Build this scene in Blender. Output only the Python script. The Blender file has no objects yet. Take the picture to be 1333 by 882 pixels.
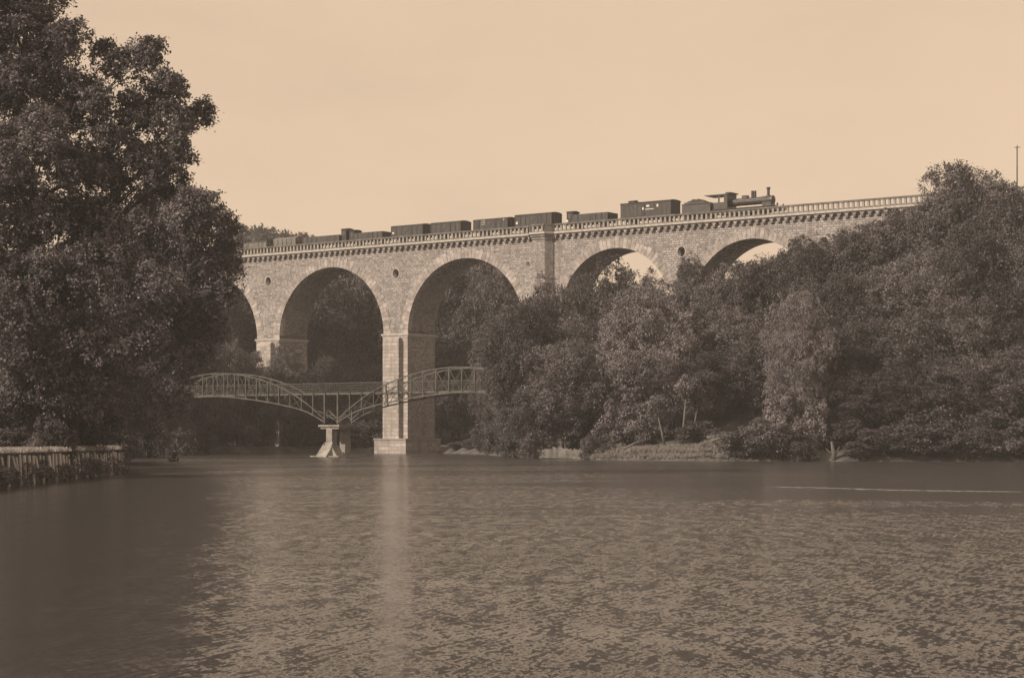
import bpy, bmesh, math, random
import numpy as np
from mathutils import Vector, Matrix
R_ = math.radians
scene = bpy.context.scene
COL = scene.collection
rnd = random.Random(7); HAZE = .00026
# ------------------------------------------------------------------ geometry of the view (metres)
F, CX, HZ, CAMZ = 2420.0, 666.5, 565.0, 3.1       # focal length in photo pixels, image centre, horizon row, eye height
TH = R_(35.6); CT, ST = math.cos(TH), math.sin(TH)
XA, YA = -18.66, 300.0                             # foot of the river pier on the viaduct's front face
def at(px, Y, py=None):
    x = (px - CX) * Y / F
    return (x, Y) if py is None else Vector((x, Y, CAMZ + (HZ - py) * Y / F))
def VD(s, t, z=0.0):                               # viaduct frame -> world
    return Vector((XA + s * CT + t * ST, YA - s * ST + t * CT, z))
def S_of(px, t=0.0):
    u = (px - CX) / F
    return (u * (YA + t * CT) - XA - t * ST) / (CT + u * ST)
def Z_of(px, py, t=0.0):
    s = S_of(px, t); d = YA - s * ST + t * CT
    return CAMZ + (HZ - py) * d / F

# ------------------------------------------------------------------ object helpers
def tag(o, label=None, cat=None, group=None, kind=None):
    for k, v in (('label', label), ('category', cat), ('group', group), ('kind', kind)):
        if v: o[k] = v
    return o
def empty(name, loc=(0, 0, 0), rz=0.0):
    o = bpy.data.objects.new(name, None); o.location = loc; o.rotation_euler = (0, 0, rz)
    o.empty_display_size = 0.3; COL.objects.link(o); return o
def link(name, me, mat, parent=None, smooth=False):
    o = bpy.data.objects.new(name, me); COL.objects.link(o)
    if mat is not None and not me.materials: me.materials.append(mat)
    if parent is not None: o.parent = parent
    if smooth: me.polygons.foreach_set('use_smooth', [True] * len(me.polygons))
    return o
def copy_tree(o, parent=None):
    c = o.copy(); COL.objects.link(c)
    if parent is not None: c.parent = parent
    for ch in list(o.children): copy_tree(ch, c)
    return c

class MB:
    def __init__(s): s.v = []; s.f = []
    def add(s, vs, fs):
        b = len(s.v); s.v += [tuple(p) for p in vs]; s.f += [tuple(i + b for i in f) for f in fs]
    def box(s, x0, x1, y0, y1, z0, z1, tx=0.0, ty=0.0):
        # tx, ty: how much the top is drawn in on each side
        s.add([(x0, y0, z0), (x1, y0, z0), (x1, y1, z0), (x0, y1, z0),
               (x0 + tx, y0 + ty, z1), (x1 - tx, y0 + ty, z1), (x1 - tx, y1 - ty, z1), (x0 + tx, y1 - ty, z1)],
              [(3, 2, 1, 0), (4, 5, 6, 7), (0, 1, 5, 4), (1, 2, 6, 5), (2, 3, 7, 6), (3, 0, 4, 7)]); return s
    def tube(s, pts, rad, n=8, cap=True):
        pts = [Vector(p) for p in pts]
        if not hasattr(rad, '__len__'): rad = [rad] * len(pts)
        rings = []
        ref = None
        for i, p in enumerate(pts):
            d = (pts[min(i + 1, len(pts) - 1)] - pts[max(i - 1, 0)]).normalized()
            if ref is None or abs(d.dot(ref)) > .98:
                ref = Vector((0, 0, 1)) if abs(d.z) < .9 else Vector((1, 0, 0))
            a = d.cross(ref).normalized(); b = d.cross(a).normalized()
            rings.append([p + (a * math.cos(2 * math.pi * k / n) + b * math.sin(2 * math.pi * k / n)) * rad[i] for k in range(n)])
        vs = [v for r in rings for v in r]; fs = []
        for i in range(len(pts) - 1):
            for k in range(n):
                fs.append((i * n + k, i * n + (k + 1) % n, (i + 1) * n + (k + 1) % n, (i + 1) * n + k))
        if cap:
            fs.append(tuple(range(n - 1, -1, -1))); fs.append(tuple((len(pts) - 1) * n + k for k in range(n)))
        s.add(vs, fs); return s
    def bar(s, p, q, w, h=None):
        # rectangular bar from p to q
        p, q = Vector(p), Vector(q); h = h or w; d = (q - p).normalized()
        ref = Vector((0, 0, 1)) if abs(d.z) < .95 else Vector((0, 1, 0))
        a = d.cross(ref).normalized() * w / 2; b = a.normalized().cross(d).normalized() * h / 2
        s.add([p - a - b, p + a - b, p + a + b, p - a + b, q - a - b, q + a - b, q + a + b, q - a + b],
              [(3, 2, 1, 0), (4, 5, 6, 7), (0, 1, 5, 4), (1, 2, 6, 5), (2, 3, 7, 6), (3, 0, 4, 7)]); return s
    def prism(s, poly, y0, y1):
        # polygon in (x, z) extruded along y
        n = len(poly)
        s.add([(x, y0, z) for x, z in poly] + [(x, y1, z) for x, z in poly],
              [tuple(range(n)), tuple(range(2 * n - 1, n - 1, -1))] +
              [(k, k + n, (k + 1) % n + n, (k + 1) % n) for k in range(n)]); return s
    def prism_x(s, poly, x0, x1):
        n = len(poly)
        s.add([(x0, y, z) for y, z in poly] + [(x1, y, z) for y, z in poly],
              [tuple(range(n - 1, -1, -1)), tuple(range(n, 2 * n))] +
              [(k, (k + 1) % n, (k + 1) % n + n, k + n) for k in range(n)]); return s
    def mesh(s, name, fix=True):
        me = bpy.data.meshes.new(name); me.from_pydata(s.v, [], s.f); me.validate()
        if fix:
            bm = bmesh.new(); bm.from_mesh(me); bmesh.ops.recalc_face_normals(bm, faces=bm.faces); bm.to_mesh(me); bm.free()
        return me
    def build(s, name, mat, parent=None, smooth=False):
        return link(name, s.mesh(name), mat, parent, smooth)

# ------------------------------------------------------------------ materials (the photograph is a warm monochrome print)
def new_mat(name):
    m = bpy.data.materials.new(name); m.use_nodes = True
    nt = m.node_tree; b = nt.nodes['Principled BSDF']; return m, nt, b
def N(nt, t, **kw):
    n = nt.nodes.new(t)
    for k, v in kw.items():
        if k in n.inputs: n.inputs[k].default_value = v
        else: setattr(n, k, v)
    return n
def ramp(nt, fac, stops):
    r = nt.nodes.new('ShaderNodeValToRGB'); e = r.color_ramp.elements
    while len(e) > 1: e.remove(e[-1])
    e[0].position = stops[0][0]; e[0].color = (*stops[0][1], 1)
    for p, c in stops[1:]:
        k = e.new(p); k.color = (*c, 1)
    nt.links.new(fac, r.inputs[0]); return r.outputs[0]
def g(v, w=0.0):
    # a neutral grey of albedo v; w > 0 warms it
    return (v * (1 + .10 * w), v * .985, v * (1 - .16 * w))
def mix(nt, kind, a, b, fac=1.0):
    m = nt.nodes.new('ShaderNodeMix'); m.data_type = 'RGBA'; m.blend_type = kind
    if isinstance(fac, (int, float)): m.inputs[0].default_value = fac
    else: nt.links.new(fac, m.inputs[0])
    for sck, x in ((6, a), (7, b)):
        if isinstance(x, tuple): m.inputs[sck].default_value = (*x, 1)
        else: nt.links.new(x, m.inputs[sck])
    return m.outputs[2]
def noise_mat(name, c0, c1, scale=3.0, rough=.8, detail=5.0, bump=0.0, spec=.3, stops=(.35, .65), stretch=(1, 1, 1)):
    m, nt, b = new_mat(name)
    tc = N(nt, 'ShaderNodeTexCoord'); mp = N(nt, 'ShaderNodeMapping'); mp.inputs['Scale'].default_value = stretch
    nt.links.new(tc.outputs['Object'], mp.inputs['Vector'])
    nz = N(nt, 'ShaderNodeTexNoise', Scale=scale, Detail=detail, Roughness=.6); nt.links.new(mp.outputs[0], nz.inputs['Vector'])
    nt.links.new(ramp(nt, nz.outputs[0], [(stops[0], c0), (stops[1], c1)]), b.inputs['Base Color'])
    b.inputs['Roughness'].default_value = rough; b.inputs['Specular IOR Level'].default_value = spec
    if bump:
        bp = N(nt, 'ShaderNodeBump', Strength=.6, Distance=bump); nt.links.new(nz.outputs[0], bp.inputs['Height'])
        nt.links.new(bp.outputs[0], b.inputs['Normal'])
    return m
def masonry(name, lo, hi, joint, bw=.95, bh=.42, dark=.5, spots=True):
    m, nt, b = new_mat(name)
    tc = N(nt, 'ShaderNodeTexCoord'); sx = N(nt, 'ShaderNodeSeparateXYZ'); nt.links.new(tc.outputs['Object'], sx.inputs[0])
    ad = N(nt, 'ShaderNodeMath', operation='ADD'); nt.links.new(sx.outputs[0], ad.inputs[0]); nt.links.new(sx.outputs[1], ad.inputs[1])
    wz = N(nt, 'ShaderNodeTexNoise', Scale=.9, Detail=2.0); nt.links.new(tc.outputs['Object'], wz.inputs['Vector'])
    wm = N(nt, 'ShaderNodeMath', operation='MULTIPLY_ADD'); wm.inputs[1].default_value = .16; nt.links.new(wz.outputs[0], wm.inputs[0]); nt.links.new(sx.outputs[2], wm.inputs[2])
    cb = N(nt, 'ShaderNodeCombineXYZ'); nt.links.new(ad.outputs[0], cb.inputs[0]); nt.links.new(wm.outputs[0], cb.inputs[1])
    br = N(nt, 'ShaderNodeTexBrick', Scale=1.0); br.offset = .5; br.squash = 1.3; br.squash_frequency = 3
    br.inputs['Brick Width'].default_value = bw; br.inputs['Row Height'].default_value = bh
    br.inputs['Mortar Size'].default_value = .05; br.inputs['Mortar Smooth'].default_value = .35; br.inputs['Bias'].default_value = 0
    br.inputs['Color1'].default_value = (*g(0), 1); br.inputs['Color2'].default_value = (1, 1, 1, 1); br.inputs['Mortar'].default_value = (.5, .5, .5, 1)
    nt.links.new(cb.outputs[0], br.inputs['Vector'])
    base = ramp(nt, br.outputs[0], [(0, lo), (.6, hi), (1, tuple(min(1, c * 1.12) for c in hi))])
    nz = N(nt, 'ShaderNodeTexNoise', Scale=.22, Detail=6.0, Roughness=.62); nt.links.new(tc.outputs['Object'], nz.inputs['Vector'])
    base = mix(nt, 'MULTIPLY', base, ramp(nt, nz.outputs[0], [(.32, g(.72, .2)), (.62, g(1.0))]), 1.0)
    n3 = N(nt, 'ShaderNodeTexNoise', Scale=2.6, Detail=3.0, Roughness=.7); nt.links.new(tc.outputs['Object'], n3.inputs['Vector'])
    base = mix(nt, 'MULTIPLY', base, ramp(nt, n3.outputs[0], [(.38, g(.5, .1)), (.46, g(1.0))]), .85 if spots else .3)
    ms = N(nt, 'ShaderNodeMapping'); ms.inputs['Scale'].default_value = (.9, .9, .07); nt.links.new(tc.outputs['Object'], ms.inputs[0])
    n4 = N(nt, 'ShaderNodeTexNoise', Scale=1.0, Detail=4.0, Roughness=.6); nt.links.new(ms.outputs[0], n4.inputs['Vector'])
    base = mix(nt, 'MULTIPLY', base, ramp(nt, n4.outputs[0], [(.34, g(.66, .1)), (.50, g(1.03))]), .8)
    base = mix(nt, 'MIX', base, joint, br.outputs[1])
    nt.links.new(base, b.inputs['Base Color']); b.inputs['Roughness'].default_value = .9; b.inputs['Specular IOR Level'].default_value = .2
    bp = N(nt, 'ShaderNodeBump', Strength=.7, Distance=.05, invert=True); nt.links.new(br.outputs[1], bp.inputs['Height'])
    nt.links.new(bp.outputs[0], b.inputs['Normal'])
    return m
def island_mat(name, lo, hi, rough=.85, trans=0.0, spec=.25, vary=(.62, 1.3), nz_scale=None):
    # every leaf / stone of the mesh gets its own tone
    m, nt, b = new_mat(name)
    ge = N(nt, 'ShaderNodeNewGeometry'); oi = N(nt, 'ShaderNodeObjectInfo')
    c = ramp(nt, ge.outputs['Random Per Island'], [(0, lo), (1, hi)])
    c = mix(nt, 'MULTIPLY', c, ramp(nt, oi.outputs['Random'], [(0, g(vary[0])), (1, g(vary[1]))]), 1.0)
    if nz_scale:
        tc = N(nt, 'ShaderNodeTexCoord'); nz = N(nt, 'ShaderNodeTexNoise', Scale=nz_scale, Detail=2.0); nt.links.new(tc.outputs['Object'], nz.inputs['Vector'])
        c = mix(nt, 'MULTIPLY', c, ramp(nt, nz.outputs[0], [(.38, g(.75)), (.62, g(1.2))]), 1.0)
    nt.links.new(c, b.inputs['Base Color']); b.inputs['Roughness'].default_value = rough; b.inputs['Specular IOR Level'].default_value = spec
    if trans:
        tr = N(nt, 'ShaderNodeBsdfTranslucent'); nt.links.new(c, tr.inputs[0])
        mx = N(nt, 'ShaderNodeMixShader'); mx.inputs[0].default_value = trans
        nt.links.new(b.outputs[0], mx.inputs[1]); nt.links.new(tr.outputs[0], mx.inputs[2])
        nt.links.new(mx.outputs[0], nt.nodes['Material Output'].inputs['Surface'])
    return m
def cool(v): return (v * 1.03, v * .985, v * 1.05)
M = {}
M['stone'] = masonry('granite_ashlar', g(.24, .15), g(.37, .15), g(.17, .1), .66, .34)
M['soffit_shade'] = masonry('shade_dark_granite', g(.18, .2), g(.31, .2), g(.12, .2), .6, .3)
M['pier'] = masonry('dressed_granite', g(.32, .3), g(.42, .3), g(.26, .2), 1.3, .6, spots=False)
M['ring'] = island_mat('voussoir_granite', g(.25, .3), g(.36, .3), vary=(.95, 1.05), nz_scale=1.1)
M['cornice'] = noise_mat('pale_granite', g(.30, .3), g(.44, .3), 2.0)
M['parapet'] = noise_mat('parapet_granite', g(.09, .2), g(.17, .2), 1.2)
M['baluster'] = noise_mat('baluster_granite', g(.22, .3), g(.33, .3), 1.2)
M['ballast'] = noise_mat('ballast', g(.10), g(.2), 8.0, .95)
M['steel'] = noise_mat('rail_steel', g(.10), g(.16), 5.0, .5)
M['wagon'] = noise_mat('weathered_wagon_boards', cool(.045), cool(.085), 1.4, .8, stretch=(4, 4, .5))
M['wagon_pale'] = noise_mat('greyed_wagon_boards', g(.11, .3), g(.19, .3), 1.4, .85, stretch=(4, 4, .5))
M['wagon_dark'] = noise_mat('tarred_wagon_boards', cool(.03), cool(.055), 1.4, .75, stretch=(4, 4, .5))
M['roof'] = noise_mat('roofing_felt', cool(.04), cool(.07), 1.0, .8)
M['iron_black'] = noise_mat('black_iron', cool(.03), cool(.06), 2.0, .45, spec=.5)
M['loco'] = noise_mat('sooty_engine_paint', cool(.03), cool(.055), 1.0, .45, spec=.5)
M['white'] = noise_mat('white_paint', g(.55, .3), g(.68, .3), 4.0)
M['glass'] = noise_mat('window_glass', cool(.06), cool(.10), 1.0, .12, spec=.6)
M['coal'] = noise_mat('coal', cool(.02), cool(.05), 6.0, .6, bump=.1)
M['bridge'] = noise_mat('grey_painted_iron', g(.06, .2), g(.115, .2), .8, .6)
M['bridge_stone'] = noise_mat('rendered_pier_stone', g(.18, .3), g(.31, .3), 1.1, .9, bump=.03)
M['bark'] = noise_mat('bark', cool(.03), cool(.07), 2.5, .95, bump=.05, stretch=(1, 1, .25))
M['bark_pale'] = noise_mat('pale_bark', g(.08, .2), g(.16, .2), 2.5, .9, stretch=(1, 1, .25))
M['timber'] = noise_mat('weathered_timber', g(.40, .1), g(.62, .1), 1.5, .9, stretch=(1, 1, .3))
M['quay'] = masonry('mossy_quay_stone', g(.07, .2), g(.16, .3), g(.06), .9, .4)
M['landing'] = noise_mat('bleached_landing_boards', g(.07, .2), g(.20, .2), 1.3, .9, stretch=(1, 1, .3))
M['ground'] = noise_mat('woodland_floor', cool(.05), g(.12, .2), .5, .95, bump=.1)
M['bank_soil'] = noise_mat('bare_bank_soil', g(.06, .2), g(.14, .2), .8, .95, bump=.06)
M['leaf_dark'] = island_mat('dark_foliage', cool(.06), cool(.16), .6, .2, nz_scale=.22)
M['leaf_near'] = island_mat('oak_foliage', cool(.075), cool(.22), .55, .22, nz_scale=.3)
M['leaf_mid'] = island_mat('mid_foliage', cool(.07), cool(.19), .6, .22, nz_scale=.22)
M['leaf_pale'] = island_mat('pale_foliage', cool(.15), cool(.27), .7, .25, vary=(.95, 1.05), nz_scale=.25)
M['grass'] = island_mat('bank_grass', g(.26, .1), g(.5, .1), .8, .3, vary=(.95, 1.05))
M['bank_grass'] = island_mat('dull_bank_grass', g(.17, .2), g(.34, .2), .8, .25, vary=(.95, 1.05))
M['foam'] = noise_mat('foam', g(.10, .3), g(.22, .3), 2.0, .9)
M['cloth'] = noise_mat('dark_cloth', cool(.03), cool(.06), 6.0, .95)
M['skin'] = noise_mat('skin', g(.34, .5), g(.40, .5), 6.0, .7)
M['pole'] = noise_mat('tarred_pole', cool(.07), g(.14), 2.0, .9, stretch=(1, 1, .2))
M['porcelain'] = noise_mat('porcelain', g(.6, .1), g(.7, .1), 3.0, .3, spec=.5)

WY = 1.0
def water_mat():
    m, nt, b = new_mat('river_water')
    b.inputs['Base Color'].default_value = (*cool(.052), 1); b.inputs['Roughness'].default_value = .17; b.inputs['IOR'].default_value = 1.33
    tc = N(nt, 'ShaderNodeTexCoord')
    def nz(scale, sx, sy, detail=2.0, rot=0.0, rough=.5):
        mp = N(nt, 'ShaderNodeMapping'); mp.inputs['Scale'].default_value = (sx, sy, 1); mp.inputs['Rotation'].default_value = (0, 0, rot)
        nt.links.new(tc.outputs['Object'], mp.inputs['Vector'])
        n = N(nt, 'ShaderNodeTexNoise', Scale=scale, Detail=detail, Roughness=rough); nt.links.new(mp.outputs[0], n.inputs['Vector']); return n.outputs[0]
    def math_(op, a, c):
        k = N(nt, 'ShaderNodeMath', operation=op)
        for q, v in enumerate((a, c)):
            if isinstance(v, (int, float)): k.inputs[q].default_value = v
            else: nt.links.new(v, k.inputs[q])
        return k.outputs[0]
    def mul(a, c): return math_('MULTIPLY', a, c)
    def add(a, c): return math_('ADD', a, c)
    def rng(v, a, b_, c, d):
        k = N(nt, 'ShaderNodeMapRange'); k.interpolation_type = 'SMOOTHSTEP'
        for q, x in enumerate((a, b_, c, d)): k.inputs[q + 1].default_value = x
        nt.links.new(v, k.inputs[0]); return k.outputs[0]
    sp = N(nt, 'ShaderNodeSeparateXYZ'); nt.links.new(tc.outputs['Object'], sp.inputs[0])
    wob = nz(1.0, .03, .03, 3.0, .3); X = add(sp.outputs[0], mul(add(wob, -.5), 3.0)); Y = add(sp.outputs[1], mul(add(nz(1.0, .02, .05, 3.0, .1), -.5), 46.0))
    # wind streaks across the stream; ripples flattened along a camera ray to keep the left reflection dark; calm lee water along the right bank; a breezy reach towards the bridge
    streak = ramp(nt, nz(1.0, .016, .075, 5.0, .05, .68), [(.36, (.22,) * 3), (.47, (.75,) * 3), (.62, (1.4,) * 3)])
    view_ray = add(X, mul(sp.outputs[1], .155)); refl_calm_l = math_('MAXIMUM', rng(view_ray, -1.3, .9, .17, 1.0), rng(Y, 118.0, 150.0, 0.0, 1.0))
    lee_r = math_('MAXIMUM', math_('MAXIMUM', rng(Y, 72.0, 92.0, 1.0, .0), rng(X, -2.0, 10.0, 1.0, .20)), .20)
    lane = math_('MAXIMUM', rng(Y, 118.0, 145.0, 1.0, 2.2), 1.0)
    mask = mul(mul(streak, refl_calm_l), mul(lee_r, lane))
    # slopes of the wavelets, taken straight from noise so that far ripples keep their full tilt
    def slope(layers):
        o = None
        for out_, k in layers:
            q = mul(add(out_, -.5), k); o = q if o is None else add(o, q)
        return mul(o, mask)
    def crest(ang, along, across, detail=3.0):
        m0 = N(nt, 'ShaderNodeMapping'); m0.inputs['Rotation'].default_value = (0, 0, -R_(ang)); nt.links.new(tc.outputs['Object'], m0.inputs[0])
        m1 = N(nt, 'ShaderNodeMapping'); m1.inputs['Scale'].default_value = (along, across, 1); nt.links.new(m0.outputs[0], m1.inputs[0])
        n = N(nt, 'ShaderNodeTexNoise', Scale=1.0, Detail=detail, Roughness=.5); nt.links.new(m1.outputs[0], n.inputs['Vector']); return n.outputs[0]
    sy = slope(((crest(70, 1.5, 8.0), WY * 1.15), (crest(112, 1.3, 7.4), WY * .75), (nz(1.0, 15.0, 5.2, 3.0, .06, .55), WY * 1.1), (nz(1.0, 1.6, .5, 2.0, -.09), WY * .7)))
    sx = slope(((nz(1.0, 6.4, 2.9, 2.0, -.12, .5), WY * .6),))
    cn = N(nt, 'ShaderNodeCombineXYZ'); nt.links.new(sx, cn.inputs[0]); nt.links.new(add(sy, mul(add(nz(1.0, .15, .25, 2.0, .2), -.5), .04)), cn.inputs[1]); cn.inputs[2].default_value = 1.0
    vn = N(nt, 'ShaderNodeVectorMath', operation='NORMALIZE'); nt.links.new(cn.outputs[0], vn.inputs[0]); nt.links.new(vn.outputs[0], b.inputs['Normal'])
    return m
M['water'] = water_mat()

# ------------------------------------------------------------------ terrain
SHORE = [(-29.0, -40), (-28.6, 60), (-30.3, 110), (-31.7, 150), (-38, 180), (-45.5, 217), (-53, 255), (-55, 285), (-46, 300), (-36, 309), (-22, 309), (-12, 303), (-6, 290),
         (-1.5, 262), (3.4, 236), (10, 226), (22, 217), (40, 213.5), (59, 212), (80, 205), (125, 190), (150, 140), (110, 60), (90, 6), (40, 4), (6, 4), (-8, 2), (-18, -10), (-20, -40)]
SH = np.array(SHORE, float)
def sdist(x, y):
    # signed distance to the river's edge: positive on land
    x = np.asarray(x, float); y = np.asarray(y, float)
    d2 = np.full(x.shape, 1e18); inside = np.zeros(x.shape, bool)
    n = len(SH)
    for i in range(n):
        ax, ay = SH[i]; bx, by = SH[(i + 1) % n]
        ex, ey = bx - ax, by - ay
        t = np.clip(((x - ax) * ex + (y - ay) * ey) / (ex * ex + ey * ey), 0, 1)
        d2 = np.minimum(d2, (x - ax - t * ex) ** 2 + (y - ay - t * ey) ** 2)
        c = ((ay > y) != (by > y)) & (x < ex * (y - ay) / (ey if ey else 1e-9) + ax)
        inside ^= c
    d = np.sqrt(d2); return np.where(inside, -d, d)
def sst(a, b, x):
    t = np.clip((x - a) / (b - a), 0, 1); return t * t * (3 - 2 * t)
def bumps(x, y):
    return (np.sin(x * .31 + 1.3) * np.cos(y * .27 + .4) + .6 * np.sin(x * .83 + y * .57) + .4 * np.cos(y * 1.1 - x * .7)) * .5
def H(x, y):
    x = np.asarray(x, float); y = np.asarray(y, float)
    d = sdist(x, y)
    left = sst(-20, -34, x) * sst(330, 240, y)          # left bank behind the quay wall
    lip = .9 + .95 * left
    h = np.where(d < 0, np.maximum(-3.0, d * .7), lip * sst(0, 1.6, d) + .02 * np.clip(d, 0, 40))
    hx = np.interp(x, [-20, -5, 10, 30, 60, 90, 140], [2, 4, 8, 15, 22, 25, 26])
    right = sst(0, 48, d) * hx * sst(-12, 4, x) * sst(60, 150, y)
    back = sst(330, 430, y + .58 * x + 12) * 17 * sst(500, 300, np.abs(x))
    lefthill = 27 * np.exp(-(((x + 70) / 60) ** 2 + ((y - 520) / 75) ** 2)) + 28 * np.exp(-(((x + 170) / 70) ** 2 + ((y - 400) / 70) ** 2))
    w = np.where(d > 0, 1.0, 0.0)
    h = h + w * (np.maximum(right, back * (1 - .4 * sst(0, 60, x))) + lefthill * sst(0, 30, d)) + w * bumps(x, y) * .25 * sst(1, 6, d)
    return h
def h1(x, y): return float(H(np.array([x]), np.array([y]))[0])
def axis(lo, hi, step, ext):
    a = list(np.arange(lo, hi + .1, step)); s = step
    while a[-1] < ext[1]: s *= 1.35; a.append(a[-1] + s)
    s = step
    while a[0] > ext[0]: s *= 1.35; a.insert(0, a[0] - s)
    return np.array(a)
gx = axis(-90, 130, 2.0, (-1300, 1300)); gy = axis(90, 420, 2.0, (-220, 2000))
GX, GY = np.meshgrid(gx, gy); HZm = H(GX, GY)
nx, ny = len(gx), len(gy)
verts = np.stack([GX.ravel(), GY.ravel(), HZm.ravel()], 1)
idx = np.arange(nx * ny).reshape(ny, nx)
quads = np.stack([idx[:-1, :-1], idx[:-1, 1:], idx[1:, 1:], idx[1:, :-1]], -1).reshape(-1, 4)
def np_mesh(name, verts, quads, smooth=False):
    me = bpy.data.meshes.new(name); nq = len(quads); k = quads.shape[1]
    me.vertices.add(len(verts)); me.vertices.foreach_set('co', np.asarray(verts, np.float32).ravel())
    me.loops.add(nq * k); me.loops.foreach_set('vertex_index', np.asarray(quads, np.int32).ravel())
    me.polygons.add(nq); me.polygons.foreach_set('loop_start', np.arange(0, nq * k, k, dtype=np.int32))
    me.update(calc_edges=True)
    if smooth: me.polygons.foreach_set('use_smooth', np.ones(nq, bool))
    return me
tag(link('ground', np_mesh('ground', verts, quads, True), M['ground']), kind='structure')
wm = MB(); wm.add([(-300, -60, 0), (400, -60, 0), (400, 420, 0), (-300, 420, 0)], [(0, 1, 2, 3)])
tag(wm.build('river_water', M['water']), kind='structure')

# ------------------------------------------------------------------ viaduct
ZT = 33.45                       # top of the masonry under the cornice
B = 6.8                          # width of the bridge
big = dict(R=11.4, zs=19.35); small = dict(R=9.7, zs=21.0)
arches = [(-126.3, big), (-98.2, big), (-70.1, big), (-42.0, big), (-14.05, big), (13.8, big), (41.75, small), (64.45, small), (87.15, small), (109.85, small)]
S0, S1 = -143.0, 124.0
via = empty('railway_viaduct', (XA, YA, 0), -TH)
tag(via, 'tall pale stone railway viaduct with round arches crossing behind the river', 'viaduct')
def fill_mesh(name, polys, y0, y1):
    # closed (x, z) outlines with holes, filled and extruded from y0 to y1
    cu = bpy.data.curves.new(name, 'CURVE'); cu.dimensions = '2D'; cu.fill_mode = 'BOTH'; cu.extrude = (y1 - y0) / 2
    for pl in polys:
        sp = cu.splines.new('POLY'); sp.points.add(len(pl) - 1)
        for i, (x, z) in enumerate(pl): sp.points[i].co = (x, z, 0, 1)
        sp.use_cyclic_u = True
    o = bpy.data.objects.new(name, cu); COL.objects.link(o)
    dg = bpy.context.evaluated_depsgraph_get()
    me = bpy.data.meshes.new_from_object(o.evaluated_get(dg)); bpy.data.objects.remove(o); bpy.data.curves.remove(cu)
    me.name = name
    n = len(me.vertices); co = np.empty(n * 3, np.float32); me.vertices.foreach_get('co', co); co = co.reshape(-1, 3)
    me.vertices.foreach_set('co', np.stack([co[:, 0], co[:, 2] + (y0 + y1) / 2, co[:, 1]], 1).astype(np.float32).ravel())
    bm = bmesh.new(); bm.from_mesh(me); bmesh.ops.remove_doubles(bm, verts=bm.verts, dist=1e-4)
    bmesh.ops.recalc_face_normals(bm, faces=bm.faces); bm.to_mesh(me); bm.free(); me.materials.clear()
    return me
out = [(S0, ZT), (S0, arches[0][1]['zs'])]
for c, a in arches:
    R, zs = a['R'], a['zs']
    if out[-1][1] != zs: out.append((out[-1][0] + (c - R - out[-1][0]) * .5, out[-1][1])); out.append((out[-1][0], zs))
    out += [(c - R * math.cos(math.pi * k / 48), zs + R * math.sin(math.pi * k / 48)) for k in range(49)]
out += [(S1, arches[-1][1]['zs']), (S1, ZT)]
occ = [-28.05, -.1, 53.1, 75.8]
holes = []
for s in occ:
    zc = Z_of(349, 366) if s < -20 else (Z_of(516, 356) if s < 10 else Z_of(885.5, 327.6))
    holes.append([(s + .62 * math.cos(2 * math.pi * k / 28), zc + .72 * math.sin(2 * math.pi * k / 28)) for k in range(28)])
sq = (S_of(687), Z_of(687, 344))
holes.append([(sq[0] - .3, sq[1] - .35), (sq[0] + .3, sq[1] - .35), (sq[0] + .3, sq[1] + .35), (sq[0] - .3, sq[1] + .35)])
wme = fill_mesh('wall', [out] + holes, 0, B); wme.materials.append(M['stone']); wme.materials.append(M['soffit_shade'])
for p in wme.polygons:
    if abs(p.normal.y) < .5: p.material_index = 1  # darker copy of the stone paints shade onto soffits and opening sides
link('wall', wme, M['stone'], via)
for h in holes[:-1]:             # pale stone rims round the openings
    c = (sum(p[0] for p in h) / 28, sum(p[1] for p in h) / 28)
    m = MB()
    for k in range(14):
        pts = []
        for r, kk in ((1.0, k), (1.0, k + .94), (1.38, k + .94), (1.38, k)):
            a = 2 * math.pi * kk / 14; pts.append((c[0] + .62 * r * math.cos(a), c[1] + .72 * r * math.sin(a)))
        m.prism(pts, -.035, .06)
    m.build('opening_rim', M['ring'], via)
for h in holes:  # black plate added inside each opening so it reads as deep shade
    x0, x1 = min(p[0] for p in h) - .05, max(p[0] for p in h) + .05; z0, z1 = min(p[1] for p in h) - .05, max(p[1] for p in h) + .05
    m = MB(); m.box(x0, x1, .9, 1.0, z0, z1); m.build('opening_dark_plate', M['iron_black'], via)
for c, a in arches:              # rings of wedge-shaped stones
    R, zs = a['R'], a['zs']; n = 54 if R > 10 else 46
    for y0, y1 in ((-.05, .08), (B - .08, B + .05)):
        m = MB()
        for k in range(n):
            a0, a1 = math.pi * (k + .02) / n, math.pi * (k + .95) / n
            ro = R + 1.28 + (.28 if k % 2 else 0) + rnd.uniform(-.06, .06); p = rnd.uniform(-.015, .015)
            m.prism([(c - r * math.cos(t), zs + r * math.sin(t)) for r, t in ((R + .004, a0), (R + .004, a1), (ro, a1), (ro, a0))], y0 + p, y1 + p)
        m.build('arch_ring', M['ring'], via)
edges = [(S0, arches[0][0] - arches[0][1]['R'], 19.35)]
for (c0, a0), (c1, a1) in zip(arches[:-1], arches[1:]): edges.append((c0 + a0['R'], c1 - a1['R'], max(a0['zs'], a1['zs']) if a0 is a1 else 19.35))
edges.append((arches[-1][0] + arches[-1][1]['R'], S1, 21.0))
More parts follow.
